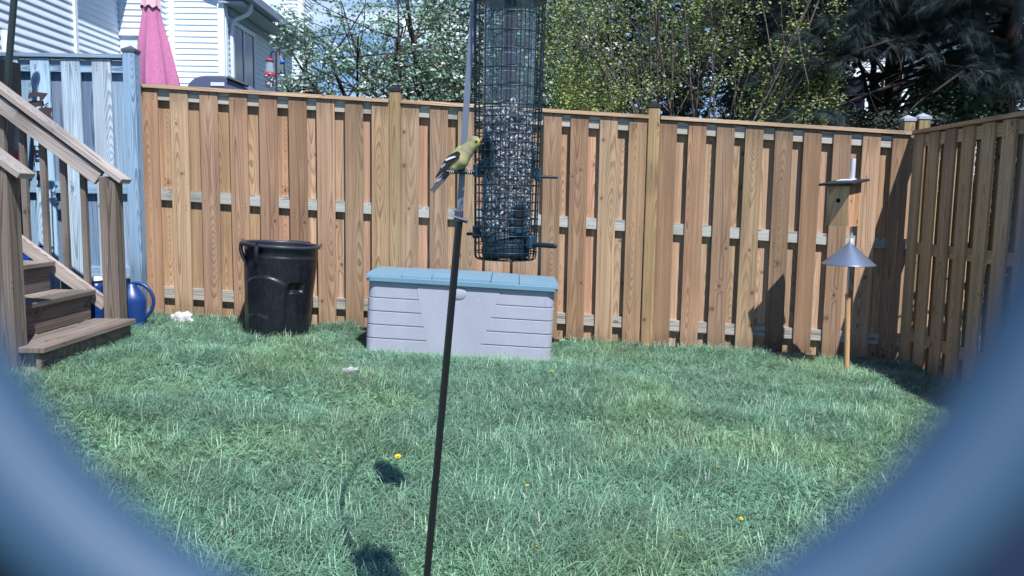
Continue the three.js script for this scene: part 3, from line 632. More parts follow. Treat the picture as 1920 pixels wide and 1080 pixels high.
// ---------------------------------------------------------------- hook pole, caged feeder and goldfinch
const ZP = 1.48, PX = ZP / 1500;
{
  const A = at(862, 402, ZP), B = at(797.5, 1085, ZP), d = B.clone().sub(A), foot = A.clone().addScaledVector(d, (groundY(0) - A.y) / d.y * 1.0);
  foot.y = groundY(foot.x) - 0.06;
  const o = thing('feeder_pole', 'slim black and grey hook pole standing in front of the storage box', 'pole', foot);
  const l = (v) => v.clone().sub(foot), black = std([0.007, 0.008, 0.011], 0.4), grey = std([0.17, 0.2, 0.27], 0.42, { metalness: 0.35, roughnessMap: tex(64, 256, (i, j) => { const v = 0.55 + 0.45 * fbm(i / 6, j / 20, 3, 3); return [v, v, v]; }, false) });
  const sq = (a, b, w, t) => { const dd = b.clone().sub(a), g = new RoundedBoxGeometry(w, dd.length(), t, 2, 0.0012); g.rotateY(0.5); g.applyQuaternion(new THREE.Quaternion().setFromUnitVectors(V(0, 1, 0), dd.clone().normalize())); return g.translate((a.x + b.x) / 2, (a.y + b.y) / 2, (a.z + b.z) / 2); };
  part('lower_tube', sq(V(0, 0, 0), l(A), 0.0115, 0.0095), black, o);
  const P = [[861.5, 412], [871, 250], [881, 110], [890, 0], [898, -120], [912, -300], [926, -480], [936, -600]].map(([x, y]) => l(at(x, y, ZP))).concat([[-0.01, 2.27, -1.56], [0.005, 2.36, -1.72], [0.02, 2.37, -1.9], [0.02, 2.28, -2.01], [0.012, 2.12, -2.03]].map((v) => l(V(...v))));
  // flat bar swept along the hook, its unseen top bent for the lawn shadow
  const cv = new THREE.CatmullRomCurve3(P), s = new THREE.Shape([[-0.0025, -0.0056], [0.0025, -0.0056], [0.0025, 0.0056], [-0.0025, 0.0056]].map(([x, y]) => new THREE.Vector2(x, y)));
  part('hook_bar', new THREE.ExtrudeGeometry(s, { steps: 120, extrudePath: cv, bevelEnabled: false }), grey, o);  // lighter grey carries the light on the upper bar
  part('side_hook', tube([[897, -112], [903, -150], [922, -188], [944, -182], [955, -155], [956, -128], [951, -118]].map(([x, y]) => l(at(x, y, ZP))), 0.0035, 40, 8), black, o);
  const e = l(V(0.04, 2.13, -2.03));
  part('unseen_shadow_hanger', lathe([[0, 0.10], [0.008, 0.096], [0.012, 0.03], [0.034, 0], [0.046, -0.05], [0.052, -0.16], [0.055, -0.3], [0.048, -0.32], [0, -0.33]], 28).translate(e.x - 0.03, e.y - 0.11, e.z), black, o);  // hangs out of view, shaped to throw its shadow on the near lawn
  const j = l(at(860.5, 405, ZP));
  part('joint', [rbox(0.0155, 0.022, 0.0135, 0.002).translate(j.x, j.y, j.z), cyl(0.004, 0.004, 0.026, 10).rotateZ(1.3).translate(j.x + 0.004, j.y - 0.006, j.z + 0.004)], std([0.035, 0.045, 0.075], 0.5), o);
}
{
  const yb = at(946, 486, ZP).y, c = at(951, 250, ZP), L = (py) => at(951, py, ZP).y - yb;
  const o = thing('bird_feeder', 'dark caged tube bird feeder half full of mixed seed hanging from the hook', 'bird feeder', [c.x, yb, c.z]);
  o.rotation.z = -0.004; o.scale.set(0.937, 1, 0.937);
  const green = std([0.006, 0.019, 0.034], 0.38), dk = std([0.004, 0.007, 0.012], 0.6), H = L(-42);
  const rAt = (y) => 0.0605 + 0.0075 * clamp(y / L(0));
  // cage: every wire is a part
  const wr = 0.00115, nV = 24;
  for (let k = 0; k < nV; k++) {
    const t = (k / nV) * Math.PI * 2 + 0.06, u = V(Math.sin(t), 0, Math.cos(t)), pt = (r, y) => V(u.x * r, y, u.z * r);
    part('cage_wire', [rod(pt(0.02, 0), pt(rAt(0) - 0.009, 0), wr, wr, 5), tube([pt(rAt(0) - 0.009, 0), pt(rAt(0) - 0.004, 0.0012), pt(rAt(0) - 0.0012, 0.004), pt(rAt(0), 0.009)], wr, 8, 5), rod(pt(rAt(0), 0.009), pt(rAt(L(0)), L(0)), wr, wr, 5), rod(pt(rAt(L(0)), L(0)), pt(rAt(H), H), wr, wr, 5)], green, o);
  }
  const ring = (r, y, w = wr) => part('cage_ring', new THREE.TorusGeometry(r, w, 5, 48).rotateX(Math.PI / 2).translate(0, y, 0), green, o);
  for (let py = 472; py > 205; py -= 15.6) ring(rAt(L(py)) + 0.0012, L(py));
  for (let py = 201; py > -40; py -= 33.4) ring(rAt(L(py)) + 0.0012, L(py));
  ring(0.048, 0); ring(0.036, 0); ring(0.024, 0); ring(rAt(H) + 0.001, H, 0.0022);
  // seed tube, fittings and seed
  const clear = new THREE.MeshPhysicalMaterial({ transmission: 0.95, thickness: 0, roughness: 0.07, ior: 1.3, side: THREE.DoubleSide }); clear.color.setRGB(0.8, 0.9, 0.98);
  part('seed_tube', new THREE.CylinderGeometry(0.0495, 0.0495, L(0) - L(440), 64, 1, true).translate(0, (L(0) + L(440)) / 2, 0), clear, o);
  part('base', lathe([[0, 0.004], [0.043, 0.004], [0.047, 0.009], [0.048, 0.022], [0.046, 0.024], [0.046, 0.03], [0.049, 0.032], [0.0495, L(436)], [0.0, L(436)]], 48), std([0.009, 0.028, 0.048], 0.42), o);
  part('centre_rod', [cyl(0.0115, 0.0115, L(0) - L(440), 20, 0, (L(0) + L(440)) / 2, 0)], std([0.012, 0.018, 0.036], 0.4), o);
  const gl = std([0.35, 0.42, 0.5], 0.3);
  const notch = []; for (const py of [32, 66, 100, 134, 167]) notch.push(new THREE.TorusGeometry(0.0118, 0.0007, 5, 24).rotateX(Math.PI / 2).translate(0, L(py), 0));
  part('rod_ring', notch, gl, o);
  part('cap', lathe([[0, L(-62)], [0.02, L(-60)], [0.048, L(-42)], [0.064, L(-18)], [0.067, L(-6)], [0.064, L(2)], [0.052, L(4)], [0.05, L(4)], [0, L(0)]], 48), std([0.008, 0.014, 0.028], 0.4), o);
  part('hanger', tube([V(-0.03, L(-50), 0), V(-0.02, L(-95), 0), V(0, L(-126), 0), V(0.02, L(-95), 0), V(0.03, L(-50), 0)], 0.0016, 30, 6), green, o);
  { // raised lettering running up the tube
    const font = await new FontLoader().loadAsync('fonts/droid/droid_sans_bold.typeface.json');
    const g = new TextGeometry('SQUIRREL', { font, size: 0.0086, depth: 0.0007, curveSegments: 3 }); g.computeBoundingBox();
    const w = g.boundingBox.max.x; g.scale(0.082 / w, 1, 1).rotateZ(Math.PI / 2);
    const a = 0.40; g.translate(0.004, 0, 0.0497).rotateY(a).translate(0, L(127), 0);
    part('lettering', g, std([0.06, 0.1, 0.15], 0.4), o);
  }
  {
    const R = rng(61), n = 3200, g = new THREE.SphereGeometry(1, 7, 5).scale(0.0023, 0.0047, 0.0018), m = new THREE.InstancedMesh(g, std([1, 1, 1], 0.5), n), q = new THREE.Object3D(), col = new THREE.Color();
    const yTop = L(186), y0 = L(437);
    for (let k = 0; k < n; k++) {
      const t = R() * 6.283, topm = k < 260, r = topm ? Math.sqrt(R()) * 0.046 : 0.0425 + R() * 0.0045;
      const mound = yTop - 0.028 + 0.03 * Math.exp(-(((r * Math.sin(t) - 0.004) / 0.02) ** 2) - (r * Math.cos(t) / 0.03) ** 2) + 0.004 * Math.sin(t * 3);
      const edgeTop = yTop - 0.026 + 0.005 * Math.sin(t * 3 + 1);
      q.position.set(Math.sin(t) * r, topm ? mound + (R() - 0.6) * 0.007 : mixn(y0, edgeTop, R()), Math.cos(t) * r);
      q.rotation.set(R() * 6, R() * 6, R() * 6); q.scale.setScalar(0.75 + R() * 0.6); q.updateMatrix(); m.setMatrixAt(k, q.matrix);
      const s = R(); if (s < 0.34) col.setRGB(0.52, 0.49, 0.48); else if (s < 0.6) col.setRGB(0.29, 0.255, 0.24); else if (s < 0.64) col.setRGB(0.3, 0.12, 0.085); else if (s < 0.8) col.setRGB(0.12, 0.115, 0.135); else col.setRGB(0.025, 0.025, 0.034);
      m.setColorAt(k, col);
    }
    m.name = 'seed'; m.userData.kind = 'stuff'; m.castShadow = m.receiveShadow = true; o.add(m);
    part('seed_core', cyl(0.0415, 0.0415, L(208) - y0, 24, 0, (L(208) + y0) / 2, 0), std([0.02, 0.02, 0.028], 0.8), o);
  }
  // ports and perches, at the angle round the tube and the height where they sit
  const port = (a, py, withHole) => {
    const u = V(Math.sin(a), 0, Math.cos(a)), y = L(py), f = new THREE.Group(); f.name = 'port'; o.add(f); f.position.set(u.x * 0.0508, y, u.z * 0.0508); f.rotation.y = a; f.scale.setScalar(1.22);
    const P = (n, g, mt) => { const m = part(n, g, mt, f); return m; };
    P('frame', [new THREE.TorusGeometry(0.0128, 0.0034, 8, 28).scale(1, 1.42, 1), rbox(0.03, 0.013, 0.007, 0.002, 0, -0.021, 0)], std([0.016, 0.05, 0.085], 0.4));
    P('opening', new THREE.CircleGeometry(0.0122, 24).scale(1, 1.42, 1).translate(0, 0, 0.0026), dk);
  };
  port(-0.86, 283, true); port(0.5, 405, true); port(1.62, 296, true); port(-2.6, 405, true);
  const perch = (a, py, len, r) => {
    const u = V(Math.sin(a), 0, Math.cos(a)), y = L(py), f = new THREE.Group(); f.name = 'perch'; o.add(f);
    part('bar', [rod(V(u.x * 0.048, y + 0.001, u.z * 0.048), V(u.x * (0.0615 + len), y, u.z * (0.0615 + len)), r * 1.08, r, 14), ball(r, u.x * (0.0615 + len), y, u.z * (0.0615 + len), 12, 8)], green, f);
    const b = part('mount', rbox(0.02, 0.024, 0.013, 0.003), std([0.016, 0.05, 0.085], 0.4), f); b.position.set(u.x * 0.0605, y + 0.0045, u.z * 0.0605); b.rotation.y = a;
  };
  perch(-1.22, 325.5, 0.060, 0.0036); perch(1.5, 331, 0.036, 0.0026); perch(0.95, 456, 0.054, 0.0044); perch(-1.85, 441, 0.018, 0.003);
}
{ // the goldfinch: crop coordinates of a close look (7.714 of them to a pixel) give its pose in profile
  const K = 7.714, cx = 865, cy = 296, s = (ZP - 0.031) / 1500, origin = at(cx, cy, ZP - 0.031);
  const o = thing('goldfinch', 'olive yellow goldfinch with black wings perched on the left bar of the feeder', 'bird', origin);
  const q = (X, Y, z = 0) => V((X / K + 780 - cx) * s, -(Y / K + 230 - cy) * s, z);
  const bones = [[846, 281, 84, 852, 288, 84], [845, 300, 82, 735, 400, 100], [728, 430, 96, 640, 540, 118], [640, 545, 118, 545, 625, 92], [545, 630, 86, 440, 715, 40], [640, 400, 62, 520, 560, 76], [893, 303, 46, 908, 306, 34]];
  const B = bones.map(([x0, y0, r0, x1, y1, r1]) => [q(x0, y0), (r0 / K) * s, q(x1, y1), (r1 / K) * s]);
  const N = 84, half = 0.064, mc = new MarchingCubes(N, new THREE.MeshStandardMaterial(), false, false, 60000), e = V(), ab = V();
  const dist = (p) => {
    let acc = 0; const kk = 1000;
    for (const [a, ra, b, rb] of B) { ab.copy(b).sub(a); const t = clamp(e.copy(p).sub(a).dot(ab) / Math.max(ab.lengthSq(), 1e-9)); e.copy(a).addScaledVector(ab, t); const dx = p.x - e.x, dy = p.y - e.y, dz = (p.z - e.z) * 1.12; acc += Math.exp(-kk * (Math.hypot(dx, dy, dz) - mixn(ra, rb, t))); }
    return -Math.log(acc) / kk;
  };
  const p = V();
  for (let z = 0; z < N; z++) for (let y = 0; y < N; y++) for (let x = 0; x < N; x++) { p.set(x - N / 2, y - N / 2, z - N / 2).multiplyScalar(half / (N / 2)); mc.field[z * N * N + y * N + x] = -dist(p); }
  mc.isolation = 0; mc.update();
  const n = mc.count, pos = mc.positionArray.slice(0, n * 3).map((v) => v * half), col = new Float32Array(n * 3), nor = new Float32Array(n * 3), h = 0.0004;
  for (let i = 0; i < n; i++) {
    p.fromArray(pos, i * 3);
    const f = dist(p), d = V(dist(p.clone().setX(p.x + h)) - f, dist(p.clone().setY(p.y + h)) - f, dist(p.clone().setZ(p.z + h)) - f).normalize(); d.toArray(nor, i * 3);
    const X = (p.x / s + cx - 780) * K, Y = (-p.y / s + cy - 230) * K, j = (fbm(p.x * 700, p.y * 700, p.z * 700, 3) - 0.5);
    let c = [0.305, 0.29, 0.15];
    const mx = (t, b) => { c = c.map((v, k) => mixn(v, b[k], clamp(t))); };
    const along = (X - 620) * 0.64 + (Y - 520) * -0.77, across = (X - 620) * 0.77 + (Y - 520) * 0.64;   // towards the head, towards the belly
    mx(sstep(-10, -70, across) * 0.75, [0.25, 0.26, 0.13]);
    mx(sstep(100, 230, along + j * 80) * 0.85, [0.185, 0.175, 0.115]);
    mx(sstep(80, 30, Math.hypot(X - 845, Y - 318)) * 0.6, [0.34, 0.34, 0.12]);
    mx(sstep(60, 20, Math.hypot(X - 905, Y - 268)) * 0.7, [0.38, 0.38, 0.06]);
    mx(sstep(34, 14, Math.hypot((X - 868) * 0.75, Y - 284)) * 0.75, [0.05, 0.05, 0.035]);
    mx(sstep(640, 720, Y) * sstep(560, 480, X) * 0.7, [0.2, 0.2, 0.15]);
    mx(sstep(40, 110, across) * sstep(480, 600, Y) * 0.35, [0.3, 0.29, 0.17]);
    const w = 1 + j * 0.5; col[i * 3] = c[0] * w; col[i * 3 + 1] = c[1] * w; col[i * 3 + 2] = c[2] * w;
  }
  const g = new THREE.BufferGeometry(); g.setAttribute('position', new THREE.BufferAttribute(pos, 3)); g.setAttribute('normal', new THREE.BufferAttribute(nor, 3)); g.setAttribute('color', new THREE.BufferAttribute(col, 3));
  g.setAttribute('uv', new THREE.BufferAttribute(new Float32Array(n * 2), 2));
  part('body', g, std([1, 1, 1], 0.85, { vertexColors: true }), o);
  const black = std([0.014, 0.015, 0.022], 0.6), white = std([0.68, 0.7, 0.76], 0.7), tailM = std([0.06, 0.07, 0.09], 0.6), paleT = std([0.26, 0.33, 0.42], 0.6);
  const poly = (pts, depth, z, curve) => {
    const sh = new THREE.Shape(pts.map(([X, Y]) => { const v = q(X, Y); return new THREE.Vector2(v.x, v.y); }));
    const gg = new THREE.ExtrudeGeometry(sh, { depth, bevelEnabled: true, bevelThickness: 0.0004, bevelSize: 0.0004, bevelSegments: 1, steps: 1 }); const a = gg.attributes.position;
    for (let i = 0; i < a.count; i++) { const X = (a.getX(i) / s + cx - 780) * K; a.setZ(i, curve ? Math.sign(z) * (a.getZ(i) + curve(X)) : a.getZ(i) + z); }
    gg.computeVertexNormals(); return gg;
  };
  const cv = (X) => mixn(0.002, 0.0158, Math.pow(clamp((X - 280) / 330), 0.72));
  for (const sd of [1, -1]) {
    const wing = part('wing', poly([[612, 424], [648, 452], [640, 488], [590, 520], [520, 575], [455, 650], [420, 690], [372, 722], [330, 762], [288, 808], [302, 764], [350, 700], [372, 640], [418, 565], [470, 500], [545, 452]], 0.0016, sd, cv), black, o);
    part('wing_bar', poly([[430, 546], [500, 512], [572, 494], [578, 508], [512, 534], [446, 560]], 0.0016, sd, (X) => cv(X) + 0.0011), white, wing);
    part('wing_bar', poly([[366, 640], [420, 600], [440, 604], [425, 628], [380, 668]], 0.0016, sd, (X) => cv(X) + 0.0009), paleT, wing);
  }
  part('tail', poly([[470, 705], [432, 692], [372, 755], [318, 830], [262, 910], [188, 998], [246, 978], [262, 1024], [302, 962], [350, 905], [420, 830], [482, 752]], 0.003, -0.0015), tailM, o);
  part('tail_edge', poly([[402, 762], [372, 760], [318, 832], [300, 862], [330, 852], [378, 806]], 0.0014, 0.0014), paleT, o);
  part('beak', [new THREE.ConeGeometry(0.0042, 0.0095, 10).rotateZ(-Math.PI / 2 - 0.1).translate(...q(955, 304).toArray())], std([0.5, 0.3, 0.28], 0.4), o);
  const eyes = part('eye', [ball(0.0018, ...q(868, 285, 0.0092).toArray(), 12, 8), ball(0.0018, ...q(868, 285, -0.0092).toArray(), 12, 8)], std([0.004, 0.004, 0.005], 0.1), o);
  const lm = std([0.4, 0.3, 0.3], 0.6);
  for (const [X0, Y0, X1, z] of [[560, 668, 520, 0.004], [745, 640, 772, -0.001]]) {
    const leg = part('leg', [rod(q(X0, Y0, z), q(X1, 702, z + 0.003), 0.0009, 0.0008, 8)], lm, o);
    const toes = []; for (const dx of [-14, 6, 26]) toes.push(tube([q(X1, 700, z + 0.003), q(X1 + dx, 698, z + 0.008), q(X1 + dx * 1.3, 722, z + 0.0145), q(X1 + dx * 1.3, 752, z + 0.012)], 0.0007, 10, 6));
    part('toes', toes, lm, leg);
  }
}

// ---------------------------------------------------------------- nest box on its pole with a cone baffle
{
  const Z = 5.85, b = onGround(1587, 711), x0 = at(1587, 711, Z).x, gy = groundY(x0), Y = (py, px = 1595) => at(px, py, Z).y - gy;
  const o = thing('bird_house', 'small wooden bird house on a pole with a grey cone baffle before the fence', 'bird house', [x0, gy, -Z]);
  const turn = -0.84, wd = [woodMat(sheetA, [1.05, 0.98, 0.8]), woodMat(sheetB, [1.05, 0.92, 0.8])];
  const px0 = at(1587, 711, Z).x, xs = (px, py) => at(px, py, Z).x - px0;
  const cxh = xs(1582, 385), w = 0.164, d = 0.166, yb = Y(424), yt = Y(349);
  const H = new THREE.Group(); H.name = 'nest_box'; o.add(H); H.position.set(cxh, 0, -0.005); H.rotation.y = turn;
  const pc = (n, g, m) => part(n, g, m, H);
  const fr = plank(w, yt - yb, 0.018, 'y', 2, 0.1); fr.translate(0, (yb + yt) / 2, d / 2);
  pc('front_board', fr, wd[0]);
  for (const sd of [-1, 1]) { const g = plank(0.017, yt - yb + 0.02, d - 0.019, 'y', 5, 0.4); g.translate(sd * (w / 2 - 0.0086), (yb + yt) / 2 + 0.01, 0); pc('side_board', g, wd[1]); }
  pc('back_board', plank(w, yt - yb + 0.03, 0.016, 'y', 1, 0.6).translate(0, (yb + yt) / 2 + 0.015, -d / 2), wd[0]);
  pc('floor_board', plank(w - 0.04, 0.016, d - 0.03, 'x', 3).translate(0, yb + 0.012, 0), wd[0]);
  const hole = part('entrance_hole', [cyl(0.0165, 0.0165, 0.006, 24).rotateX(Math.PI / 2)], std([0.003, 0.003, 0.003], 0.95), H); hole.position.set(0.004, Y(376.5), d / 2 + 0.0075);
  const roof = part('roof', rbox(0.255, 0.017, 0.265, 0.004), std([0.012, 0.013, 0.018], 0.8), H); roof.position.set(0.005, yt + 0.026, 0.02); roof.rotation.x = 0.13; roof.rotation.z = 0.03;
  const sheet = part('roof_sheet', rbox(0.11, 0.008, 0.1, 0.002), std([0.6, 0.63, 0.68], 0.5), roof); sheet.position.set(-0.01, 0.0125, -0.05);
  part('upper_pipe', lathe([[0, Y(338)], [0.0185, Y(338)], [0.0185, Y(297)], [0.016, Y(297)], [0.016, Y(300)], [0, Y(300)]], 20).translate(xs(1602, 320), 0, -0.03), std([0.58, 0.58, 0.63], 0.5), o);
  part('mast', [cyl(0.0095, 0.0095, Y(426) - Y(560), 14, xs(1597, 440), (Y(426) + Y(560)) / 2, -0.01)], std([0.5, 0.5, 0.55], 0.4, { metalness: 0.4 }), o);
  part('collar', lathe([[0.01, Y(447)], [0.0125, Y(447)], [0.017, Y(452)], [0.019, Y(460)], [0.01, Y(460)]], 18).translate(xs(1597, 455), 0, -0.01), std([0.6, 0.58, 0.55], 0.5), o);
  part('baffle', lathe([[0.012, Y(456)], [0.02, Y(457.5)], [0.1, Y(476)], [0.186, Y(495)], [0.189, Y(497)], [0.184, Y(496.5)], [0.098, Y(478)], [0.012, Y(460)]], 56).translate(xs(1593, 475), 0, -0.01), std([0.17, 0.22, 0.32], 0.34, { metalness: 0.55 }), o);
  part('wooden_pole', [rod(V(0, -0.05, 0.0), V(xs(1590, 551), Y(551), 0), 0.0195, 0.0195, 14)], woodMat(sheetA, [1.35, 1.22, 1.0]), o);
}

// ---------------------------------------------------------------- beyond the fence: umbrella, grill, hanging feeder
{
  const Z = 7.7, p = at(298, 170, Z), gy = groundY(p.x), o = thing('patio_umbrella', 'closed pink patio umbrella standing behind the corner of the fence', 'umbrella', [p.x, gy, p.z]);
  const prof = [[-52, 284, 4], [-30, 283, 9], [-5, 283, 13], [12, 283.5, 14.5], [30, 284, 17.5], [50, 285, 21], [80, 288, 28], [110, 291, 33.5], [140, 294.5, 38], [165, 297, 41], [190, 299, 43], [205, 300, 43]];
  const n = 96, pos = [], idx = [], uv = [];
  prof.forEach(([y, x, r], j) => { for (let i = 0; i <= n; i++) { const t = (i / n) * Math.PI * 2, q = at(x, y, Z), rr = r * (Z / 1500), f = 1 - 0.20 * Math.pow(Math.abs(Math.sin(t * 4 + 0.35 * Math.sin(j * 0.5))), 0.7) + 0.06 * Math.sin(t * 3 + j * 0.3); pos.push(q.x - p.x + Math.cos(t) * rr * f, q.y - gy, Math.sin(t) * rr * f); uv.push(i / n, j / 10); if (i < n && j < prof.length - 1) { const a = j * (n + 1) + i; idx.push(a, a + 1, a + n + 2, a, a + n + 2, a + n + 1); } } });
  const g = new THREE.BufferGeometry(); g.setAttribute('position', new THREE.Float32BufferAttribute(pos, 3)); g.setAttribute('uv', new THREE.Float32BufferAttribute(uv, 2)); g.setIndex(idx); g.computeVertexNormals();
  const weave = tex(128, 128, (i, j) => { const v = 0.9 + 0.1 * noise(i * 0.7, j * 0.7); return [v, v, v]; });
  const pink = std([0.5, 0.17, 0.33], 0.9, { map: weave }), pale = std([0.68, 0.45, 0.52], 0.9, { map: weave });
  part('canopy', g, pink, o);
  const c2 = at(283, 4, Z), s = Z / 1500, vp = [], vi = [];
  [[-26, 9], [-12, 14], [2, 17], [15, 19.5]].forEach(([y, r], j) => { for (let i = 0; i <= n; i++) { const t = (i / n) * 6.2832, f = 1 - 0.16 * Math.abs(Math.sin(t * 4)) * (j / 3), q = at(283, y + (j === 3 ? 2.5 * Math.sin(t * 8) : 0), Z); vp.push(q.x - p.x + Math.cos(t) * r * s * f, q.y - gy, Math.sin(t) * r * s * f); if (i < n && j < 3) { const a = j * (n + 1) + i; vi.push(a, a + 1, a + n + 2, a, a + n + 2, a + n + 1); } } });
  const vg = new THREE.BufferGeometry(); vg.setAttribute('position', new THREE.Float32BufferAttribute(vp, 3)); vg.setIndex(vi); vg.computeVertexNormals();
  part('vent_flap', clean(vg), pale, o);
  const q0 = at(299, 190, Z), q1 = at(283, -70, Z);
  part('pole', rod(V(q0.x - p.x + 0.01, 0, 0), V(q1.x - p.x, q1.y - gy, 0), 0.02, 0.018, 12), std([0.3, 0.3, 0.32], 0.4), o);
  part('base', lathe([[0, 0], [0.24, 0], [0.24, 0.05], [0.05, 0.09], [0.03, 0.3], [0, 0.3]], 28), std([0.05, 0.05, 0.06], 0.7), o);
}
{
  const Z = 7.9, p = at(420, 160, Z), gy = groundY(p.x), o = thing('barbecue_grill', 'blue grey domed grill lid just showing above the fence below the house wall', 'grill', [p.x, gy, p.z]);
  const yt = at(420, 147.5, Z).y - gy, mat = std([0.085, 0.10, 0.17], 0.38), dark = std([0.012, 0.013, 0.02], 0.5);
  const s = new THREE.Shape(); s.moveTo(-0.29, yt - 0.22); s.bezierCurveTo(-0.27, yt - 0.05, -0.2, yt - 0.004, -0.08, yt); s.lineTo(0.05, yt); s.bezierCurveTo(0.12, yt, 0.16, yt - 0.02, 0.2, yt - 0.05); s.lineTo(0.29, yt - 0.12); s.lineTo(0.29, yt - 0.22);
  part('lid', new THREE.ExtrudeGeometry(s, { depth: 0.38, bevelEnabled: true, bevelThickness: 0.035, bevelSize: 0.02, bevelSegments: 4, curveSegments: 18 }).translate(0, -0.02, -0.19), mat, o);
  part('side_flap', rod(V(0.12, yt - 0.025, 0.235), V(0.31, yt - 0.095, 0.235), 0.022, 0.016, 8), dark, o);
  part('pale_patch', rbox(0.13, 0.035, 0.01, 0.004, 0.02, yt - 0.085, 0.228), std([0.6, 0.66, 0.72], 0.3), o);  // small pale patch on the front of the lid
  part('firebox', box(0.6, 0.2, 0.42, 0, yt - 0.34, 0), dark, o);
  part('leg', [box(0.04, yt - 0.44, 0.04, -0.26, (yt - 0.44) / 2, -0.17), box(0.04, yt - 0.44, 0.04, 0.26, (yt - 0.44) / 2, -0.17), box(0.04, yt - 0.44, 0.04, -0.26, (yt - 0.44) / 2, 0.17), box(0.04, yt - 0.44, 0.04, 0.26, (yt - 0.44) / 2, 0.17)], dark, o);
}
{
  const Z = 7.4, p = at(517, 168, Z), gy = groundY(p.x), s = Z / 1500, P = (x, y) => at(x, y, Z).sub(V(p.x, gy, p.z)), red = std([0.36, 0.03, 0.06], 0.4), dk = std([0.02, 0.02, 0.04], 0.5);
  const o = thing('lantern_feeder', 'red topped glass seed feeder on a thin curled hook above the fence', 'bird feeder', [p.x, gy, p.z]);
  part('hook', [rod(V(0, 0, 0), P(517.5, 97), 0.012, 0.009, 8), tube([P(517.5, 98), P(514, 95.5), P(509, 99), P(507, 107), P(506.5, 112)], 0.006, 20, 6), tube([P(517.5, 98), P(522, 94), P(525, 90), P(524, 99), P(523.5, 104)], 0.005, 20, 6)], dk, o);
  const c = P(507, 125), L = (y) => P(507, y).y;
  const rt = (pts, n = 24) => lathe(pts.map(([r, y]) => [r * s, L(y)]), n).translate(c.x, 0, 0.02);
  part('roof', rt([[0, 109], [4, 110.5], [7.5, 113.5], [8, 116], [0, 116.5]]), red, o);
  const gm = new THREE.MeshPhysicalMaterial({ transmission: 0.6, roughness: 0.25, thickness: 0, side: THREE.DoubleSide }); gm.color.setRGB(0.55, 0.72, 0.78);
  part('glass', rt([[6.5, 116.5], [8, 136]]), gm, o);
  part('tray', rt([[0, 136], [8.5, 136.5], [10, 141], [9.5, 142.5], [0, 142.5]]), red, o);
  const R = rng(9), br = [], bw = [];
  for (let k = 0; k < 90; k++) { const t = R() * 6.28, y = 143 + R() * 21, r = (10 - 0.12 * (y - 143)) * (0.75 + 0.3 * R()); (R() < 0.55 ? bw : br).push(new THREE.IcosahedronGeometry((0.9 + R() * 0.8) * s, 0).translate(c.x + Math.cos(t) * r * s, L(y), 0.02 + Math.sin(t) * r * s)); }
  part('white_beads', bw, std([0.7, 0.72, 0.78], 0.25), o); part('red_beads', br, std([0.28, 0.09, 0.08], 0.4), o);
  const o2 = thing('hanging_ornament', 'small bright blue glass ornament with bead strings beside the red topped feeder', 'ornament', [p.x, gy, p.z - 0.02]);
  part('glass', ball(1, 0, 0, 0, 18, 12).scale(5.4 * s, 3.6 * s, 3.6 * s).rotateZ(0.55).translate(P(528, 116).x, P(528, 116).y, 0), std([0.02, 0.12, 0.62], 0.15), o2);
  part('cord', [rod(P(523.5, 104), P(527, 112), 0.004, 0.004, 6)], std([0.5, 0.4, 0.35], 0.8), o2);
  const bd = []; for (let k = 0; k < 4; k++) for (let j = 0; j < 9; j++) bd.push(new THREE.IcosahedronGeometry(0.7 * s, 0).translate(P(519.5 + k * 3.4, 137).x, P(520, 139 + j * 3.3 + k).y, 0.01 * (k % 2)));
  part('bead_string', bd, std([0.4, 0.36, 0.55], 0.25), o2);
  part('bead_bar', rod(P(517.5, 137.5), P(531, 137.5), 0.006, 0.006, 6), dk, o2);
}

// ---------------------------------------------------------------- the round opening that the camera looks through, very close
{
  const f = V(0, 0, -1).applyQuaternion(camera.quaternion), up = V(0, 1, 0).applyQuaternion(camera.quaternion);
  const c = camera.position.clone().addScaledVector(f, 0.03).addScaledVector(up, 0.0076); c.x -= 0.00075;
  const o = thing('viewing_ring', 'out of focus blue round plastic opening framing the view at the lower corners', 'viewing ring', c);
  o.rotation.x = -0.1108;
  const lip = []; for (let k = 0; k <= 28; k++) { const t = (k / 28) * Math.PI * 2; lip.push([0.0231 - 0.00225 * Math.cos(t), 0.0022 * Math.sin(t)]); }
  part('lip', lathe(lip, 96).rotateX(Math.PI / 2), std([0.024, 0.068, 0.128], 0.6), o);
  part('face_plate', lathe([[0.0242, -0.004], [0.072, -0.004], [0.0735, -0.0055], [0.072, -0.007], [0.028, -0.007], [0.0242, -0.004]], 96).rotateX(Math.PI / 2), std([0.003, 0.013, 0.05], 0.6), o);
  const len = c.y - groundY(0) + 0.1 - 0.066, dn = V(0, -Math.cos(0.1108), -Math.sin(0.1108));
  const st = part('stake', rbox(0.03, len, 0.022, 0.003), std([0.014, 0.035, 0.15], 0.6), o);
  st.rotation.x = 0.1108; st.position.copy(dn).multiplyScalar(0.066 + len / 2); st.position.z -= 0.0185;
}

// ---------------------------------------------------------------- trees and shrubs beyond the fence
const barkTex = tex(128, 256, (i, j) => { const v = 0.35 + 0.5 * fbm(i / 5, j / 28, 2, 4); return [v * 0.95, v * 0.88, v * 0.84]; });
const bark = (rgb) => std(rgb, 0.95, { map: barkTex });
// a leaf folded along its midrib, one unit long
const leafShape = (w, fold) => { const g = new THREE.BufferGeometry(); const P = [[0, 0, 0], [w, fold, 0.4], [0, 0, 1], [-w, fold, 0.4], [0, 0, 0.45]]; const I = [[0, 1, 4], [4, 1, 2], [0, 4, 3], [4, 2, 3]]; g.setAttribute('position', new THREE.Float32BufferAttribute(I.flat().flatMap((k) => P[k]), 3)); g.computeVertexNormals(); g.setAttribute('uv', new THREE.Float32BufferAttribute(new Float32Array(24), 2)); return g; };
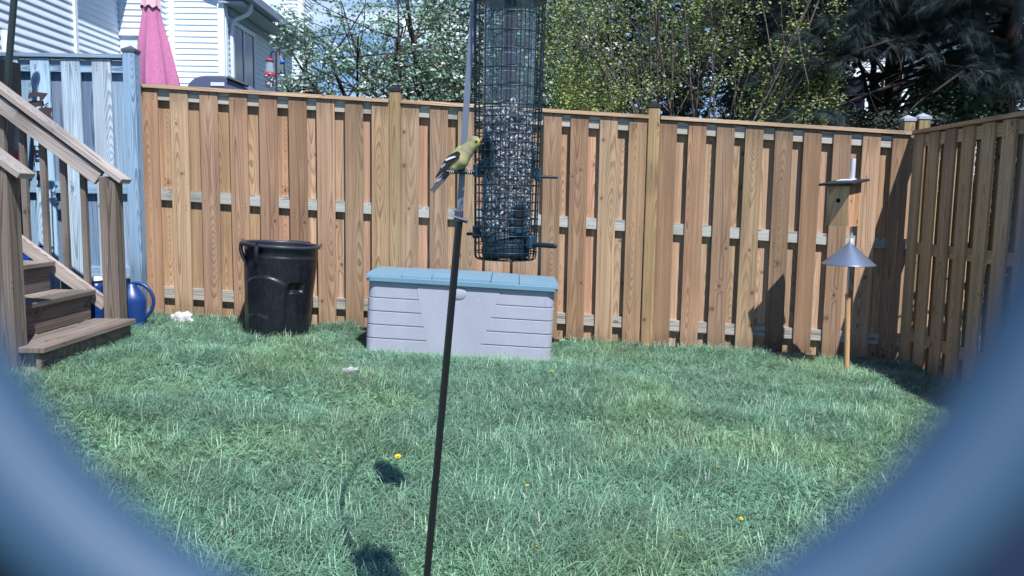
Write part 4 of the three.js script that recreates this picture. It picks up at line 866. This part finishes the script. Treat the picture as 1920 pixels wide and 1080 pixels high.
// limbs that fork; every twig end goes to tips
function grow(L, R, p, d, len, r, lvl, o, tips) {
  const n = 4; let a = p.clone(), dir = d.clone(); if (o.keep && !o.keep(p)) return;
  for (let i = 0; i < n; i++) {
    dir.add(V((R() - 0.5) * o.wig, (R() - 0.5) * o.wig + o.up, (R() - 0.5) * o.wig)).normalize();
    const b = a.clone().addScaledVector(dir, len / n); if (o.keep && !o.keep(b)) return;
    const r0 = r * (1 - 0.6 * (i / n)), r1 = r * (1 - 0.6 * ((i + 1) / n));
    L.seg(a, b, r0, r1, r > 0.02 ? 7 : 4);
    if (lvl === 0 || (lvl === 1 && i > 1)) tips.push([b, dir.clone()]);
    if (lvl > 0 && i >= (o.first ?? 1)) for (let k = 0; k < o.kids; k++) {
      const side = V(R() - 0.5, (R() - 0.5) * o.flat, R() - 0.5).normalize(), c = dir.clone().multiplyScalar(1 - o.open).addScaledVector(side, o.open).normalize();
      grow(L, R, b, c, len * (0.5 + R() * 0.25), r1 * 0.62, lvl - 1, o, tips);
    }
    a = b;
  }
}
function foliage(parent, name, geo, mat, tips, per, spread, size, colour, R, flat = 1) {
  const n = tips.length * per, m = new THREE.InstancedMesh(geo, mat, n), q = new THREE.Object3D(), c = new THREE.Color(); let k = 0;
  for (const [p, d] of tips) for (let i = 0; i < per; i++) {
    const gx = R() + R() + R() - 1.5, gy = R() + R() + R() - 1.5, gz = R() + R() + R() - 1.5;
    q.position.set(p.x + gx * spread, p.y + gy * spread * flat, p.z + gz * spread);
    q.rotation.set((R() - 0.5) * 2.2, R() * 6.283, (R() - 0.5) * 2.2); q.scale.setScalar(size * (0.65 + R() * 0.7)); q.updateMatrix();
    m.setMatrixAt(k, q.matrix); colour(c, q.position, R); m.setColorAt(k, c); k++;
  }
  m.name = name; m.userData.kind = 'stuff'; m.castShadow = m.receiveShadow = true; parent.add(m); return m;
}
const leafA = leafShape(0.3, 0.09), leafB = leafShape(0.34, 0.12), petal = leafShape(0.46, 0.05);
const greenLeaf = leafMat(0.5, 0.48), dullLeaf = leafMat(0.75, 0.2);

// flowering dogwoods: leaves in tiers, white flowers on top of them
function dogwood(label, px, Z, lean, seed, lim, h, per, bound) {
  const R = rng(seed), p = at(px, 200, Z); p.y = groundY(p.x);
  const o = thing('dogwood_tree', label, 'tree', p), L = new Limbs(), tips = [];
  L.seg(V(0, -0.1, 0), V(lean * 0.1, 0.9, 0), 0.075, 0.06, 9);
  for (let k = 0; k < lim; k++) {
    const t = (k / lim) * 6.283 + R(), d = V(Math.cos(t) * 0.62 + lean * 0.5, 0.9 + R() * 0.5, Math.sin(t) * 0.5).normalize();
    grow(L, R, V(lean * 0.1, 0.75 + R() * 0.2, 0), d, h * (0.75 + R() * 0.35), 0.042, 2, { wig: 0.28, up: 0.03, kids: 2, open: 0.62, flat: 0.55, first: 1, keep: (v) => v.x + p.x > -0.288 * -(v.z + p.z) && v.z + p.z < -7.1 && bound(v) }, tips);
  }
  part('trunk', L.geo(), bark([0.16, 0.13, 0.13]), o);
  foliage(o, 'crown', leafA, greenLeaf, tips, per, 0.12, 0.041, (c, q, R) => { const v = 0.6 + 0.8 * R(); c.setRGB(0.21 * v, 0.36 * v, 0.235 * v); }, R, 0.36);
  const ft = tips.filter(([a]) => R() < 0.4 + 0.5 * sstep(0.45, 0.6, fbm(a.x * 2, a.y * 2, a.z * 2 + seed, 2))).map(([a, d]) => [a.clone().add(V(0, 0.05, 0)), d]);
  foliage(o, 'blossom', petal, leafMat(0.6, 0.25), ft, Math.ceil(per * 0.18), 0.085, 0.04, (c, q, R) => { const v = 0.8 + 0.2 * R(); c.setRGB(0.7 * v, 0.78 * v, 0.74 * v); }, R, 0.35);
}
dogwood('dogwood tree with green leaves and few blossoms spreading beside the house gutter', 742, 9.0, -0.75, 21, 8, 2.0, 13, (v) => v.y < 3.0 + 0.35 * noise(v.x * 3, v.z * 3));
dogwood('taller dogwood tree heavy with white blossoms left of the feeder', 830, 9.8, 0.1, 22, 9, 2.6, 13, (v) => v.y < 2.7 || v.x > -0.72 + 0.3 * noise(v.y * 3, v.z * 2));
dogwood('dogwood tree mostly hidden behind the seed feeder', 945, 10.6, 0.1, 23, 7, 2.3, 14, () => true);

// vase-shaped shrub with small yellow-green leaves and many pale stems
{
  const R = rng(33), p = at(1285, 200, 8.4); p.y = groundY(p.x);
  const o = thing('leafy_shrub', 'tall yellow green shrub with many pale slanting stems behind the middle of the fence', 'shrub', p), L = new Limbs(), tips = [], kp = (v) => v.z + p.z < -7.0 && v.x > -1.42 - 0.1 * Math.sin(v.y * 5) && v.x + p.x < 0.4 * -(v.z + p.z) + Math.max(0, v.y - 1.6) * -0.05;
  for (let k = 0; k < 34; k++) {
    const t = R() * 6.283, sp = 0.25 + R() * 0.75, b = V((R() - 0.5) * 0.9, 0.2, (R() - 0.5) * 0.5), d = V(Math.cos(t) * sp * 0.95 + 0.08, 1.15, Math.sin(t) * sp * 0.6).normalize();
    grow(L, R, b, d, 2.5 + R() * 1.3, 0.012 + R() * 0.010, 2, { wig: 0.17, up: 0.02, kids: 1, open: 0.5, flat: 0.8, first: 1, keep: kp }, tips);
  }
  for (let k = 0; k < 40; k++) { // low arching twigs at both sides
    const sx = R() < 0.55 ? -1 : 1, b = V(sx * (0.25 + R() * 0.6), 1.0 + R() * 0.9, (R() - 0.3) * 0.4), d = V(sx * (0.8 + R() * 0.4), 0.25 + R() * 0.6, (R() - 0.4) * 0.5).normalize();
    grow(L, R, b, d, 0.9 + R() * 0.5, 0.011, 1, { wig: 0.2, up: 0.0, kids: 2, open: 0.5, flat: 0.8, first: 0, keep: kp }, tips);
  }
  part('stem', L.geo(), bark([0.42, 0.40, 0.39]), o);
  foliage(o, 'foliage', leafB, greenLeaf, tips, 44, 0.1, 0.028, (c, q, R) => { const v = 0.55 + 0.85 * R(), y = R(); c.setRGB((0.25 + 0.1 * y) * v, (0.36 + 0.04 * y) * v, 0.11 * v); }, R, 1);
}
// pine: long drooping boughs of blue-green needles over a dark trunk
const needleGeo = (() => {
  const R = rng(71), P = [];
  for (let k = 0; k < 38; k++) { const t = R() * 6.283, z = R() * 0.55, d = V(Math.cos(t) * (0.35 + R() * 0.4), Math.sin(t) * (0.3 + R() * 0.35) - 0.05, 0.55 + R() * 0.5).normalize().multiplyScalar(0.6 + R() * 0.35), s = V(-d.y, d.x, 0.2).normalize().multiplyScalar(0.0075), b = V(0, 0, z); P.push(...b.clone().add(s).toArray(), ...b.clone().sub(s).toArray(), ...b.clone().add(d).toArray()); }
  const g = new THREE.BufferGeometry(); g.setAttribute('position', new THREE.Float32BufferAttribute(P, 3)); g.computeVertexNormals(); g.setAttribute('uv', new THREE.Float32BufferAttribute(new Float32Array((P.length / 3) * 2), 2)); return g;
})();
{
  const R = rng(44), p = at(1893, 200, 8.9); p.y = groundY(p.x);
  const o = thing('pine_tree', 'large dark blue green pine with a thick trunk above the right corner of the fence', 'tree', p), L = new Limbs(), tips = [];
  const trunk = [V(0.03, -0.1, 0), V(0.02, 1.6, 0), V(-0.02, 2.1, 0), V(-0.09, 2.6, 0.02), V(-0.05, 3.4, 0), V(0, 5, 0), V(0.05, 8.5, 0), V(0, 11, 0)];
  trunk.forEach((a, i) => i && L.seg(trunk[i - 1], a, 0.17 - 0.019 * (i - 1), 0.17 - 0.019 * i, 12));
  const bough = (y, t, len, droop) => {
    if (Math.sin(t) > 0.1) len = Math.min(len, 1.7 / Math.sin(t) * 0.9);
    let a = V(-0.04, y, 0), d = V(Math.cos(t), 0.12, Math.sin(t)).normalize(); const n = 9;
    for (let i = 0; i < n; i++) {
      d.add(V((R() - 0.5) * 0.16, -droop * 0.1 + (R() - 0.5) * 0.1, (R() - 0.5) * 0.16)).normalize();
      const b = a.clone().addScaledVector(d, len / n); L.seg(a, b, 0.035 * (1 - i / n) + 0.006, 0.035 * (1 - (i + 1) / n) + 0.006, 5);
      if (i > 1) for (let k = 0; k < 3; k++) {
        const sd = V(-d.z, 0, d.x).multiplyScalar(k % 2 ? 1 : -1).addScaledVector(d, 0.7).add(V(0, (R() - 0.62) * 0.6, 0)).normalize(), m = 0.35 + R() * 0.5; let q = b.clone(), e = sd.clone(); if (b.y < 2.62 + 0.12 * R() && b.x < -0.75 && b.x > -1.75) continue;
        for (let s = 0; s < 4; s++) { e.add(V((R() - 0.5) * 0.3, -0.07, (R() - 0.5) * 0.3)).normalize(); const w = q.clone().addScaledVector(e, m / 4); L.seg(q, w, 0.006, 0.004, 3); tips.push([w, e.clone()]); q = w; }
      }
      if (i > 2 && !(b.y < 2.6 && b.x < -0.75 && b.x > -1.75)) tips.push([b, d.clone()]);
      a = b;
    }
  };
  for (let k = 0; k < 26; k++) bough(2.45 + R() * 1.6, Math.PI * (0.72 + 0.62 * R()), 1.6 + R() * 1.4, 0.5 + R() * 0.6);
  for (let k = 0; k < 16; k++) bough(2.5 + R() * 1.6, R() * 6.283, 1.3 + R() * 1.3, 0.6);
  for (let k = 0; k < 54; k++) bough(4.0 + R() * 4.5, R() * 6.283, 1.6 + R() * 1.8 , 0.5);  // boughs above the view, dense to shade the ones below
  const gap = (v) => v.x < -0.61 - 0.553 * v.z && v.x > -1.79 - 0.42 * v.z && v.y < 3.05 - 0.15 * v.z + 0.3 * (noise(v.x * 4, v.z * 4) - 0.5);
  for (let i = tips.length - 1; i >= 0; i--) if (gap(tips[i][0])) tips.splice(i, 1);
  part('trunk', L.geo(), bark([0.07, 0.06, 0.06]), o);
  const m = new THREE.InstancedMesh(needleGeo, std([1, 1, 1], 0.7), tips.length * 3), q = new THREE.Object3D(), c = new THREE.Color(); let k = 0;
  for (const [a, d] of tips) for (let i = 0; i < 3; i++) {
    q.position.copy(a).add(V((R() - 0.5) * 0.08, (R() - 0.5) * 0.06, (R() - 0.5) * 0.08)); const e = d.clone().add(V((R() - 0.5) * 1.1, (R() - 0.5) * 0.9, (R() - 0.5) * 1.1)); q.lookAt(q.position.clone().add(e));
    q.scale.setScalar(0.15 + R() * 0.09); q.updateMatrix(); m.setMatrixAt(k, q.matrix); const v = 0.55 + R() * 0.7; c.setRGB(0.017 * v, 0.04 * v, 0.042 * v); m.setColorAt(k++, c);
  }
  m.name = 'crown'; m.userData.kind = 'stuff'; m.castShadow = m.receiveShadow = true; o.add(m);
}
// forked bare-stemmed tree in the gap, dark against the house
{
  const Z = 10.2, R = rng(55), p = at(1652, 226, Z); p.y = groundY(p.x);
  const o = thing('forked_tree', 'dark forked tree with slim trunks standing in front of the bluish house', 'tree', p), L = new Limbs(), tips = [], q = (x, y, dz = 0) => at(x, y, Z).sub(p).add(V(0, 0, dz));
  const trunk = (pts, r) => pts.forEach((a, i) => i && L.seg(pts[i - 1], a, r * (1 - 0.12 * (i - 1)), r * (1 - 0.12 * i), 8));
  trunk([V(0, -0.1, 0), q(1652, 226), q(1651, 214), q(1640, 190), q(1636, 150), q(1640, 110), q(1632, 40), q(1640, -60)], 0.085);
  trunk([q(1653, 216), q(1664, 195), q(1667, 160), q(1666, 120), q(1676, 60), q(1672, -40)], 0.07);
  trunk([q(1645, 205), q(1630, 190), q(1624, 165), q(1616, 130), q(1600, 80)], 0.035);
  trunk([q(1660, 224), q(1690, 190), q(1712, 160), q(1745, 130), q(1790, 105)], 0.03);
  trunk([q(1700, 160), q(1755, 158), q(1810, 142), q(1862, 122)], 0.022);
  for (let k = 0; k < 22; k++) grow(L, R, q(1610 + R() * 90, 30 + R() * 70), V((R() - 0.5) * 2, 0.3, R() - 0.5).normalize(), 0.8 + R() * 0.7, 0.015, 1, { wig: 0.3, up: 0.02, kids: 2, open: 0.6, flat: 0.6, first: 0 }, tips);
  for (let k = 0; k < 9; k++) grow(L, R, q(1690 + R() * 80, 120 + R() * 60), V(0.6 + R(), 0.25, R() - 0.5).normalize(), 0.6 + R() * 0.5, 0.009, 1, { wig: 0.3, up: 0.02, kids: 1, open: 0.5, flat: 0.7, first: 0 }, []);
  part('trunk', L.geo(), bark([0.06, 0.055, 0.06]), o);
  foliage(o, 'crown', leafA, dullLeaf, tips, 6, 0.2, 0.06, (c, q, R) => { const v = 0.5 + R() * 0.6; c.setRGB(0.025 * v, 0.055 * v, 0.04 * v); }, R);
}
// round bushes and background trees
function bush(name, label, cat, px, py, Z, rx, ry, rz, n, size, colour, seed, trunkH) {
  const R = rng(seed), p = at(px, py, Z), gy = groundY(p.x), cy = p.y - gy; p.y = gy;
  const o = thing(name, label, cat, p), L = new Limbs(), tips = [];
  for (let k = 0; k < n; k++) {
    const v = V(R() * 2 - 1, R() * 2 - 1, R() * 2 - 1); if (v.length() > 1) { k--; continue; }
    const lump = 0.72 + 0.5 * fbm(v.x * 2.2 + seed, v.y * 2.2, v.z * 2.2, 3); v.normalize().multiplyScalar(Math.pow(R(), 0.45) * lump);
    tips.push([V(v.x * rx, Math.max(0.05, cy + v.y * ry), v.z * rz), v]);
  }
  const top = Math.max(0.3, cy - ry * 0.2);
  L.seg(V(0, -0.1, 0), V(0, top, 0), trunkH, trunkH * 0.6, 8);
  for (let k = 0; k < 14; k++) { const t = tips[Math.floor(R() * tips.length)][0]; const b = V(0, top * (0.4 + 0.6 * R()), 0); L.seg(b, t, trunkH * 0.35, trunkH * 0.1, 5); }
  part(cat === 'tree' ? 'trunk' : 'stem', L.geo(), bark([0.12, 0.1, 0.09]), o);
  foliage(o, cat === 'tree' ? 'crown' : 'foliage', leafB, dullLeaf, tips, 9, size * 2.2, size, colour, R);
}
const dk = (r, g, b) => (c, q, R) => { const v = 0.45 + 0.8 * R(); c.setRGB(r * v, g * v, b * v); };
bush('round_bush', 'dark green leafy bush low in the right corner behind both fences', 'bush', 1800, 190, 8.0, 0.42, 0.26, 0.4, 330, 0.045, dk(0.03, 0.085, 0.035), 101, 0.02);
bush('round_bush', 'bright green bush in front of the bluish house left of the dark bush', 'bush', 1765, 178, 9.4, 0.28, 0.2, 0.3, 170, 0.05, dk(0.06, 0.15, 0.075), 102, 0.02);
bush('round_bush', 'dark green bush low behind the stems of the yellow green shrub', 'bush', 1270, 205, 10.5, 1.6, 0.75, 0.6, 520, 0.06, dk(0.035, 0.07, 0.045), 111, 0.03);
bush('hedge', 'dark hedge outside the right hand fence, placed to darken its gaps', 'hedge', 2150, 480, 5.0, 0.55, 0.95, 2.6, 900, 0.07, dk(0.025, 0.05, 0.03), 113, 0.03);  // mostly out of view, keeps the fence gaps dark
bush('round_bush', 'dark bush outside the fence corner, placed to darken the slits of the right fence', 'bush', 1800, 430, 7.3, 0.62, 0.85, 0.5, 520, 0.06, dk(0.025, 0.05, 0.03), 114, 0.03);  // hidden behind the boards, keeps the corner slits dark
bush('hedge', 'dark low hedge just above the fence top below the pine', 'hedge', 1600, 240, 8.3, 0.85, 0.17, 0.4, 420, 0.045, dk(0.016, 0.034, 0.024), 103, 0.02);
bush('hedge', 'dark low hedge behind the fence corner posts', 'hedge', 1720, 240, 7.7, 0.5, 0.12, 0.3, 220, 0.04, dk(0.016, 0.036, 0.024), 109, 0.02);
[['leafy backdrop tree with blue green leaves low behind the dogwoods', 850, 150, 19, 1.7, 1.1, 0.13, [0.07, 0.13, 0.10]], ['tall backdrop tree behind the feeder top', 985, 20, 20, 2.4, 3.2, 0.16, [0.05, 0.10, 0.07]], ['dark backdrop tree directly behind the yellow green shrub', 1170, 40, 18, 2.6, 3.0, 0.16, [0.035, 0.07, 0.05]], ['dark backdrop tree between the shrub and the pine', 1400, 30, 19, 2.8, 3.2, 0.16, [0.03, 0.062, 0.045]], ['dark evergreen backdrop tree left of the forked tree', 1475, 90, 13, 1.1, 2.4, 0.11, [0.016, 0.034, 0.034]], ['dark backdrop tree at the far right above the fence', 1985, 60, 14, 1.5, 2.2, 0.13, [0.016, 0.038, 0.03]], ['dark evergreen crown high behind the pine boughs', 1690, -45, 14, 1.9, 1.2, 0.12, [0.014, 0.032, 0.032]]].forEach(([label, px, py, Z, rx, ry, s, c], i) => bush('backdrop_tree', label, 'tree', px, py, Z, rx, ry, rx * 0.8, i === 0 ? 300 : 620, s, dk(...c), 200 + i, 0.14));

// ---------------------------------------------------------------- lawn grass, clover and small things in it
const blocked = (x, z) => {
  if (x < -2.62 && z > -5.55 && z < -4.3) return true;
  if (z < -6.44) return true;
  if (Math.abs(x - at(858, 600, 5.9).x) < 0.66 && z < -5.7) return true;
  if (Math.hypot(x - at(519, 600, 6.08).x, z + 6.08) < 0.225) return true;
  return x > 3.21;
};
const tuft = (seed, n, h, w, lean) => {
  const R = rng(seed), P = [], N = [], C = [];
  for (let k = 0; k < n; k++) {
    const t = R() * 6.283, bx = (R() - 0.5) * 0.04, bz = (R() - 0.5) * 0.04, H = h * (0.5 + R() * 0.75), l = lean * (0.25 + R()), dx = Math.cos(t), dz = Math.sin(t), s = w * (0.7 + R() * 0.6), sx = -dz * s, sz = dx * s;
    const q = [[0, 0], [0.45 * H, l * 0.28 * H], [0.85 * H, l * 0.8 * H]], tip = [bx + dx * l * 1.35 * H, H * (1 - 0.16 * l), bz + dz * l * 1.35 * H];
    const L = q.map(([y, o], i) => [bx + dx * o - sx * (1 - i * 0.22), y, bz + dz * o - sz * (1 - i * 0.22)]), Q = q.map(([y, o], i) => [bx + dx * o + sx * (1 - i * 0.22), y, bz + dz * o + sz * (1 - i * 0.22)]);
    for (const tr of [[L[0], Q[0], Q[1]], [L[0], Q[1], L[1]], [L[1], Q[1], Q[2]], [L[1], Q[2], L[2]], [L[2], Q[2], tip]]) for (const v of tr) P.push(...v);
  }
  const g = new THREE.BufferGeometry(); g.setAttribute('position', new THREE.Float32BufferAttribute(P, 3)); g.computeVertexNormals(); g.setAttribute('uv', new THREE.Float32BufferAttribute(new Float32Array((P.length / 3) * 2), 2)); return g;
};
const clover = (() => {
  const P = [], R = rng(91);
  for (let s = 0; s < 3; s++) {
    const cx = (R() - 0.5) * 0.035, cz = (R() - 0.5) * 0.035, y = 0.02 + R() * 0.022, o = R() * 6;
    for (let k = 0; k < 3; k++) { const t = o + k * 2.094, dx = Math.cos(t), dz = Math.sin(t), r = 0.010, w = 0.0055, m = [cx + dx * r * 0.6, y + 0.001, cz + dz * r * 0.6], e = [cx + dx * r * 1.25, y + 0.002, cz + dz * r * 1.25], l = [m[0] - dz * w, y + 0.003, m[2] + dx * w], q = [m[0] + dz * w, y + 0.003, m[2] - dx * w], c = [cx, y, cz]; P.push(...c, ...q, ...e, ...c, ...e, ...l); }
  }
  const g = new THREE.BufferGeometry(); g.setAttribute('position', new THREE.Float32BufferAttribute(P, 3)); g.computeVertexNormals(); g.setAttribute('uv', new THREE.Float32BufferAttribute(new Float32Array((P.length / 3) * 2), 2)); return g;
})();
const grassMat = leafMat(0.45, 0.5), cloverMat = leafMat(0.6, 0.25);
const lawnY = (x, z) => groundY(x, z) + (fbm(x * 2.2, z * 2.2, 4, 3) - 0.5) * 0.03;
const boxX = at(858, 600, 5.9).x, canX = at(519, 600, 6.08).x, shy = (x, z) => 1 - 0.72 * Math.max(sstep(0.28, 0.03, Math.hypot(Math.max(0, Math.abs(x - boxX) - 0.67), Math.max(0, z + 5.69))), sstep(0.42, 0.24, Math.hypot(x - canX, z + 6.08)) * 0.8);
function scatter(name, label, geo, mat, n, seed, want, scale, colour, tall) {
  const R = rng(seed), m = new THREE.InstancedMesh(geo, mat, n), q = new THREE.Object3D(), c = new THREE.Color(); let k = 0, guard = 0;
  while (k < n && guard++ < n * 12) {
    const z = -(1.0 + 5.5 * Math.sqrt(R() * 0.96 + 0.0)), half = 0.9 + 0.62 * -z, x = (R() * 2 - 1) * Math.min(half, 4.4);
    if (blocked(x, z) || R() > want(x, z)) continue;
    q.position.set(x, lawnY(x, z) - 0.003, z); { const k2 = tall ? 0.6 : 1.3; q.rotation.set((R() - 0.5) * k2, R() * 6.283, (R() - 0.5) * k2); } const s = scale(x, z, R) * shy(x, z); q.scale.set(s, s * (tall ? tall(x, z) : 1), s); q.updateMatrix();
    m.setMatrixAt(k, q.matrix); colour(c, x, z, R); m.setColorAt(k++, c);
  }
  m.count = k; m.name = numbered(name); m.castShadow = m.receiveShadow = true; scene.add(m); return tag(m, label, 'grass', null, 'stuff');
}
const patch = (x, z) => fbm(x * 1.1 + 5, z * 1.5 + 2, 6, 3);          // clover where high
const clump = (x, z) => fbm(x * 2.6 + 15, z * 3.2 + 8, 1, 3);
const edgeTall = (x, z) => 1 + 0.7 * sstep(-6.0, -6.4, z) * noise(x * 6, 3) + 0.3 * sstep(0.5, 0.7, clump(x, z));
const gCol = (d) => (c, x, z, R) => { const v = (0.45 + 1.05 * R()) * (0.78 + 0.48 * fbm(x * 3.5, z * 3.5, 2, 3)), t = R(), y = sstep(0.5, 0.7, fbm(x * 1.3 + 30, z * 1.3, 3, 3)); if (t > 0.996) c.setRGB(0.26 * v, 0.26 * v, 0.17 * v); else c.setRGB((0.2 + 0.03 * y + d) * v, (0.375 + 0.01 * y) * v, (0.255 - 0.03 * y) * v); };
scatter('lawn_grass', 'short green lawn grass covering the yard', tuft(1, 13, 0.047, 0.0018, 1.5), grassMat, 70000, 501, (x, z) => (0.4 + 0.6 * sstep(0.62, 0.42, patch(x, z))) * (0.55 + 0.45 * sstep(0.3, 0.5, clump(x, z))), (x, z, R) => 0.7 + R() * 0.55, gCol(0), edgeTall);
scatter('fine_grass', 'finer paler grass blades mixed through the lawn', tuft(2, 10, 0.044, 0.0015, 1.6), grassMat, 38000, 502, (x, z) => 0.35 + 0.65 * sstep(0.38, 0.6, clump(x, z)), (x, z, R) => 0.65 + R() * 0.6, gCol(0.012), edgeTall);
scatter('clover', 'low patches of clover leaves in the lawn', clover, cloverMat, 40000, 503, (x, z) => 0.16 + 0.84 * sstep(0.44, 0.62, patch(x, z)), (x, z, R) => 0.55 + R() * 0.5, (c, x, z, R) => { const v = 0.6 + 0.7 * R(); c.setRGB(0.165 * v, 0.35 * v, 0.21 * v); }, null);

const petalHead = (() => { const gs = [], R = rng(6); for (let ring = 0; ring < 3; ring++) for (let k = 0; k < 16; k++) { const t = (k / 16) * 6.283 + ring * 0.2, l = leafShape(0.14, 0.02).scale(0.9, 1, 0.9 - ring * 0.22); l.scale(1, 1, 1).rotateX(-0.18 - ring * 0.38).rotateY(t); gs.push(l); } return merge(gs); })();
const yellow = std([0.72, 0.55, 0.03], 0.7), stemG = std([0.1, 0.18, 0.06], 0.7);
[[746, 881, 0.017, 'large yellow dandelion flower in the grass just left of the pole'], [1033, 711, 0.016, 'yellow dandelion flower in the grass below the right end of the storage box'], [117, 704, 0.018, 'yellow dandelion flower in the grass below the wooden steps'], [1345, 898, 0.012, 'small yellow dandelion flower in the middle right of the lawn'], [988, 941, 0.010, 'tiny yellow flower in the lawn right of the lower pole'], [1388, 999, 0.011, 'small yellow flower nearest the blurred ring at lower right'], [1275, 1043, 0.009, 'pale yellow flower low in the lawn near the bottom of the photo, right of centre'], [1005, 1066, 0.010, 'small yellow flower at the bottom edge of the lawn near the centre'], [160, 687, 0.009, 'tiny yellow flower in the grass right of the lowest step'], [401, 618, 0.010, 'tiny yellow flower between the white stone and the trash can']].forEach(([px, py, r, label], i) => {
  const p = onGround(px, py + r * 400), y = lawnY(p.x, p.z), o = thing('dandelion', label, 'flower', [p.x, y, p.z], i * 1.3, 'yellow flowers scattered in the lawn');
  const h = part('flower_head', petalHead, yellow, o); h.scale.setScalar(r * 1.08); h.position.y = 0.07; h.rotation.x = 0.35;
  part('stem', rod(V(0, 0, 0), V(0, 0.07, 0), 0.0016, 0.0014, 5), stemG, o);
});
{ // fallen leaf
  const p = onGround(655, 710), s = new THREE.Shape([[-0.06, 0], [-0.035, 0.03], [-0.01, 0.022], [0.015, 0.042], [0.03, 0.018], [0.062, 0.012], [0.04, -0.012], [0.045, -0.032], [0.01, -0.022], [-0.012, -0.036], [-0.03, -0.014]].map(([x, y]) => new THREE.Vector2(x, y)));
  const g = new THREE.ShapeGeometry(s, 6).rotateX(-Math.PI / 2), a = g.attributes.position; for (let i = 0; i < a.count; i++) a.setY(i, 3.2 * a.getZ(i) ** 2 + 0.9 * a.getX(i) ** 2 + (i % 3) * 0.004); g.computeVertexNormals();
  const m = part('fallen_leaf', g, std([0.4, 0.35, 0.43], 0.7), scene); m.position.set(p.x, lawnY(p.x, p.z) + 0.052, p.z); m.rotation.set(0.3, 0.2, 0.05);
  tag(m, 'dry lilac brown fallen leaf lying on the grass below the trash can', 'leaf');
}
[[1057, 637, 'left of the two pale weeds sprouting at the fence foot right of the storage box'], [1111, 646, 'right of the two pale weeds sprouting at the fence foot right of the storage box']].forEach(([px, py, label], i) => {
  const Z = 6.38, p = at(px, py, Z), gy = groundY(p.x), R = rng(900 + i), o = thing('weed', label, 'plant', [p.x, gy, -Z]), h = p.y - gy;
  part('stem', rod(V(0, 0, 0), V(0, h, 0), 0.003, 0.002, 6), stemG, o);
  for (let k = 0; k < 12; k++) { const l = part('leaf', leafB, std([0.2, 0.36, 0.25], 0.6), o); l.scale.setScalar(0.035 + R() * 0.02); l.position.set(0, h * (0.55 + 0.5 * R()), 0); l.rotation.set(-0.5 + R(), k * 0.9 + R(), 0, 'YXZ'); }
});

renderer.render(scene, camera);
